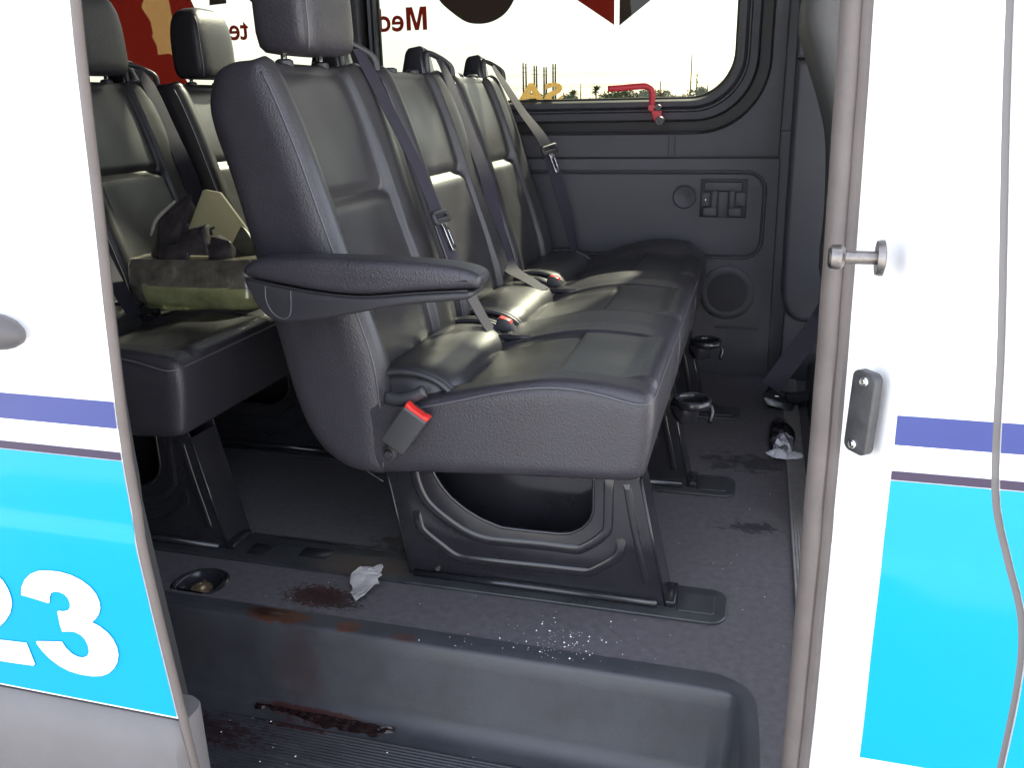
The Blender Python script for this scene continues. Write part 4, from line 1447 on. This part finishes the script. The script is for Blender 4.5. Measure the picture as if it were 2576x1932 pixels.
def crumple(cx, cy, rx, ry, h, m, name, seed, parent, tail=None):
    vs, fs = [], []
    n, k = 30, 72
    for i in range(n + 1):
        t = i / n
        for j in range(k):
            a = 2 * math.pi * j / k
            wob = 1 + .22 * noise.noise(Vector((math.cos(a) * 1.6, math.sin(a) * 1.6, seed))) + .16 * noise.noise(Vector((math.cos(a) * 6, math.sin(a) * 6, seed)))
            r = math.sin(t * math.pi / 2) * wob
            x, y = cx + rx * r * math.cos(a), cy + ry * r * math.sin(a)
            z = FZ + .0062 + h * (1 - r * r / (wob * wob)) * (.55 + .9 * noise.noise(Vector((x * 38, y * 30, seed)))) + .010 * abs(noise.noise(Vector((x * 70, y * 45, seed)))) * min(1, 4 * (1 - t) + .25)
            vs.append((x, y, max(FZ + .006, z)))
    for i in range(n):
        for j in range(k):
            fs.append((i * k + j, i * k + (j + 1) % k, (i + 1) * k + (j + 1) % k, (i + 1) * k + j))
    return link(name, autosmooth(mk(vs, fs), 22), m, parent, False)


crumple(.101, 2.085, .026, .066, .026, 'tissue', "tissue", 2.2, bagt)
crumple(.098, 2.125, .034, .120, .036, 'bag', "bag_film", 5.1, bagt)
crumple(.103, 2.005, .042, .026, .014, 'tissue', "tissue_end", 8.3, bagt)

# ---- spilt glass crumbs and grit on the floor
rnd = random.Random(4)


def crumbs(n, fn, smin, smax):
    vs, fs = [], []
    for _ in range(n):
        x, y, z = fn()
        s = smin + (smax - smin) * rnd.random() ** 3
        o = len(vs)
        R_ = Matrix.Rotation(rnd.random() * 6, 3, 'Z')
        for d in ((-1, -1, 0), (1, -.7, 0), (.8, 1, 0), (-.9, .8, 0), (.1, .0, 1.1)):
            q = R_ @ Vector(d) * s * (.6 + .6 * rnd.random())
            vs.append((x + q.x, y + q.y, z + abs(q.z)))
        fs += [(o, o + 1, o + 4), (o + 1, o + 2, o + 4), (o + 2, o + 3, o + 4), (o + 3, o, o + 4), (o + 3, o + 2, o + 1, o)]
    return mk(vs, fs)


def fz(y):
    return FZ + .002


cm = join_me([
    crumbs(85, lambda: (-.255 + rnd.gauss(0, .040), min(1.235, max(1.095, 1.150 + rnd.gauss(0, .024))), FZ + .0018), .0005, .0016),
    crumbs(25, lambda: (-.36 + rnd.gauss(0, .09), min(1.22, max(1.097, 1.12 + rnd.gauss(0, .02))), FZ + .0018), .0004, .0010),
    crumbs(45, lambda: (-.10 + rnd.uniform(-.10, .19), rnd.uniform(1.14, 2.3), FZ + .0006), .0004, .0013),
    crumbs(25, lambda: (rnd.uniform(-.95, -.1), rnd.uniform(1.135, 1.245), FZ + .0006), .0004, .0012),
    crumbs(45, lambda: (rnd.uniform(-.85, -.1), rnd.uniform(.88, 1.04), TZ + .0036), .0004, .0016)])
co = link("glass_crumbs", cm, 'crumb', None, False)
top(co, "tiny white glass crumbs scattered over the grey floor near the step edge", "crumbs", None, 'stuff')
# ---- dark residue in the step corner
vs, fs = [], []
n = 60
for i in range(n + 1):
    t = i / n
    x = -.765 + .255 * t
    w = .003 + .007 * sstep(0.2, .6, t) * (1 - sstep(.90, 1, t)) + .004 * noise.noise(Vector((x * 60, 0, 0)))
    for j in range(7):
        u = j / 6
        y = 1.046 + .010 - (w * 2.2) * u
        z = TZ + .0030 + .004 * math.sin(u * math.pi) * (.5 + noise.noise(Vector((x * 90, y * 90, 4)))) + (.004 if u < .2 else 0)
        vs.append((x, y + .003 * noise.noise(Vector((x * 70, u, 9))), max(TZ + .0025, z)))
for i in range(n):
    for j in range(6):
        fs.append((i * 7 + j, i * 7 + j + 1, (i + 1) * 7 + j + 1, (i + 1) * 7 + j))
res = link("residue", autosmooth(mk(vs, fs), 60), 'gum', None, False)
top(res, "dark crusted residue lying along the inner corner of the step", "residue", None, 'stuff')

# ================================================================== OUTSIDE, THROUGH THE FAR WINDOW
_R = Matrix((_r, _d, _f)).transposed()


def far_pt(az, dist):
    """bearing in metres of X per metre of Y"""
    return Vector((az * dist, dist, 0))


POLES = [(-.2644, 12.4), (-.2612, 12.2), (-.2515, 11.55), (-.2488, 11.5), (-.2402, 11.1), (-.2376, 11.1), (-.2298, 11.9), (-.2271, 11.85)]
for i, (a, h) in enumerate(POLES):
    p = far_pt(a, 250)
    po = thing("utility_pole", "tall bare pole in the paired row on the horizon beyond the window", "pole", p, "paired poles on the horizon")
    tube("shaft", [p, p + Vector((0, 0, h))], .30, 'wood', po, 8, taper=lambda t: 1.1 - .4 * t)
    for z in (.80, .9):
        tube("cross_arm", [p + Vector((-.9, 0, h * z)), p + Vector((.9, 0, h * z))], .05, 'wood', po, 6)
for (a, h, lb, arm) in ((-.198, 6.4, "short thin pole between the two palms on the horizon", 0), (-.1097, 6.6, "short pole rising behind the red lever", 0), (-.0772, 13.2, "tallest single pole on the horizon", 0), (-.0708, 8.3, "pole with cross arm next to the tallest pole", 1), (-.059, 5.3, "lowest pole near the window corner", 0)):
    p = far_pt(a, 250)
    po = thing("utility_pole", lb, "pole", p)
    tube("shaft", [p, p + Vector((0, 0, h))], .19, 'wood', po, 8, taper=lambda t: 1.1 - .4 * t)
    if arm:
        tube("cross_arm", [p + Vector((-1.2, 0, h * .93)), p + Vector((1.2, 0, h * .93))], .08, 'wood', po, 6)
        tube("insulator", [p + Vector((-.2, 0, h * .82)), p + Vector((.3, 0, h * .70))], .18, 'wood', po, 6)
for i, (z, sag) in enumerate(((9.6, .6), (8.9, .5), (6.6, .5), (5.9, .4))):
    pts = [Vector((-110 + 6 * j, 252 + i, z - sag * (1 - ((j - 20) / 20.) ** 2))) for j in range(41)]
    wz = link("power_line", tube_me(pts, .035, 5), 'wood', None, True)
    top(wz, "thin grey power line crossing the pale sky", "power line", "power lines across the sky")


def leaf_cloud(c, rx, ry, rz, n, s, seed):
    rr = random.Random(seed)
    vs, fs = [], []
    lob = [(rr.uniform(-.7, .7), rr.uniform(-.7, .7), rr.uniform(-.5, .6), rr.uniform(.35, .6)) for _ in range(6)]
    for _ in range(n):
        l = rr.choice(lob)
        d = Vector((rr.gauss(0, 1), rr.gauss(0, 1), rr.gauss(0, 1))).normalized() * l[3] * rr.random() ** .4
        p = Vector((c[0] + (l[0] + d.x) * rx, c[1] + (l[1] + d.y) * ry, max(.05, c[2] + (l[2] + d.z) * rz)))
        u = Vector((rr.gauss(0, 1), rr.gauss(0, 1), rr.gauss(0, 1))).normalized() * s
        v = u.orthogonal().normalized() * s * .6
        o = len(vs)
        vs += [p - u, p + v, p + u, p - v]
        fs.append((o, o + 1, o + 2, o + 3))
    me = bpy.data.meshes.new("m")
    me.from_pydata([tuple(v) for v in vs], [], fs)
    return me


def palm(a, h, dist, label, seed):
    rr = random.Random(seed)
    p = far_pt(a, dist)
    t = thing("palm_tree", label, "palm tree", p)
    tube("trunk", catmull([p, p + Vector((.1, 0, h * .5)), p + Vector((.05, 0, h))], 4), .24, 'wood', t, 8, taper=lambda q: 1.2 - .5 * q)
    vs, fs = [], []
    for k in range(26):
        az = rr.random() * 6.283
        el = rr.uniform(-.3, 1.3)
        L = rr.uniform(1.5, 2.3)
        pos = Vector((p.x + .05, p.y, h))
        d = Vector((math.cos(az) * math.cos(el), math.sin(az) * math.cos(el), math.sin(el)))
        for q in range(7):
            nd = (d + Vector((0, 0, -.20 * q * .6))).normalized()
            nx = pos + nd * L / 7
            side = nd.cross(Vector((0, 0, 1))).normalized() * (.30 * math.sin((q + .7) / 7.7 * 3.1) + .05)
            o = len(vs)
            vs += [pos - side - Vector((0, 0, .12)), pos, nx, nx - side - Vector((0, 0, .12)), pos + side - Vector((0, 0, .12)), nx + side - Vector((0, 0, .12))]
            fs += [(o, o + 1, o + 2, o + 3), (o + 1, o + 4, o + 5, o + 2)]
            pos = nx
    me = bpy.data.meshes.new("m")
    me.from_pydata([tuple(v) for v in vs], [], fs)
    link("crown", me, 'leaf', t, False)


palm(-.181, 4.4, 250, "palm tree with open crown left of the red lever tip", 3)
palm(-.2078, 3.4, 250, "low bushy palm between the tan letter and the thin pole", 5)
rr = random.Random(11)
for i, (a, w, h, lb) in enumerate(((-.246, 3.5, 4.0, "round bush between the tan letters beyond the window"), (-.207, 3.6, 3.4, "low bush at the foot of the low palm"), (-.158, 5.5, 4.3, "dark bush under the tip of the red lever"), (-.1406, 5., 4.5, "bushy tree under the red lever grip"), (-.0654, 4., 4.6, "small rounded tree right of the tallest pole"), (-.113, 4.5, 4.5, "bushy tree behind the red lever bend"))):
    p = far_pt(a, 240)
    t = thing("bush", lb, "bush", p)
    tube("trunk", [p, p + Vector((0, 0, h * .5))], .2, 'wood', t, 6)
    link("crown", leaf_cloud((p.x, p.y, h * .45), w, 3, h * .62, 700, .35, i + 20), 'leaf', t, False)
vs_me = []
for i in range(46):
    a = -1.0 + 1.25 * i / 45
    h = 2.3 + rr.random() * .8 + (.8 if -.13 < a < .02 else 0)
    vs_me.append(leaf_cloud((a * 262, 262 + rr.uniform(-6, 6), h * .45), 6.5, 4, h * .6, 330, .45, 100 + i))
tl = link("tree_line", join_me(vs_me), 'leaf', None, False)
top(tl, "low hazy strip of green scrub along the horizon", "scrub", None, 'stuff')
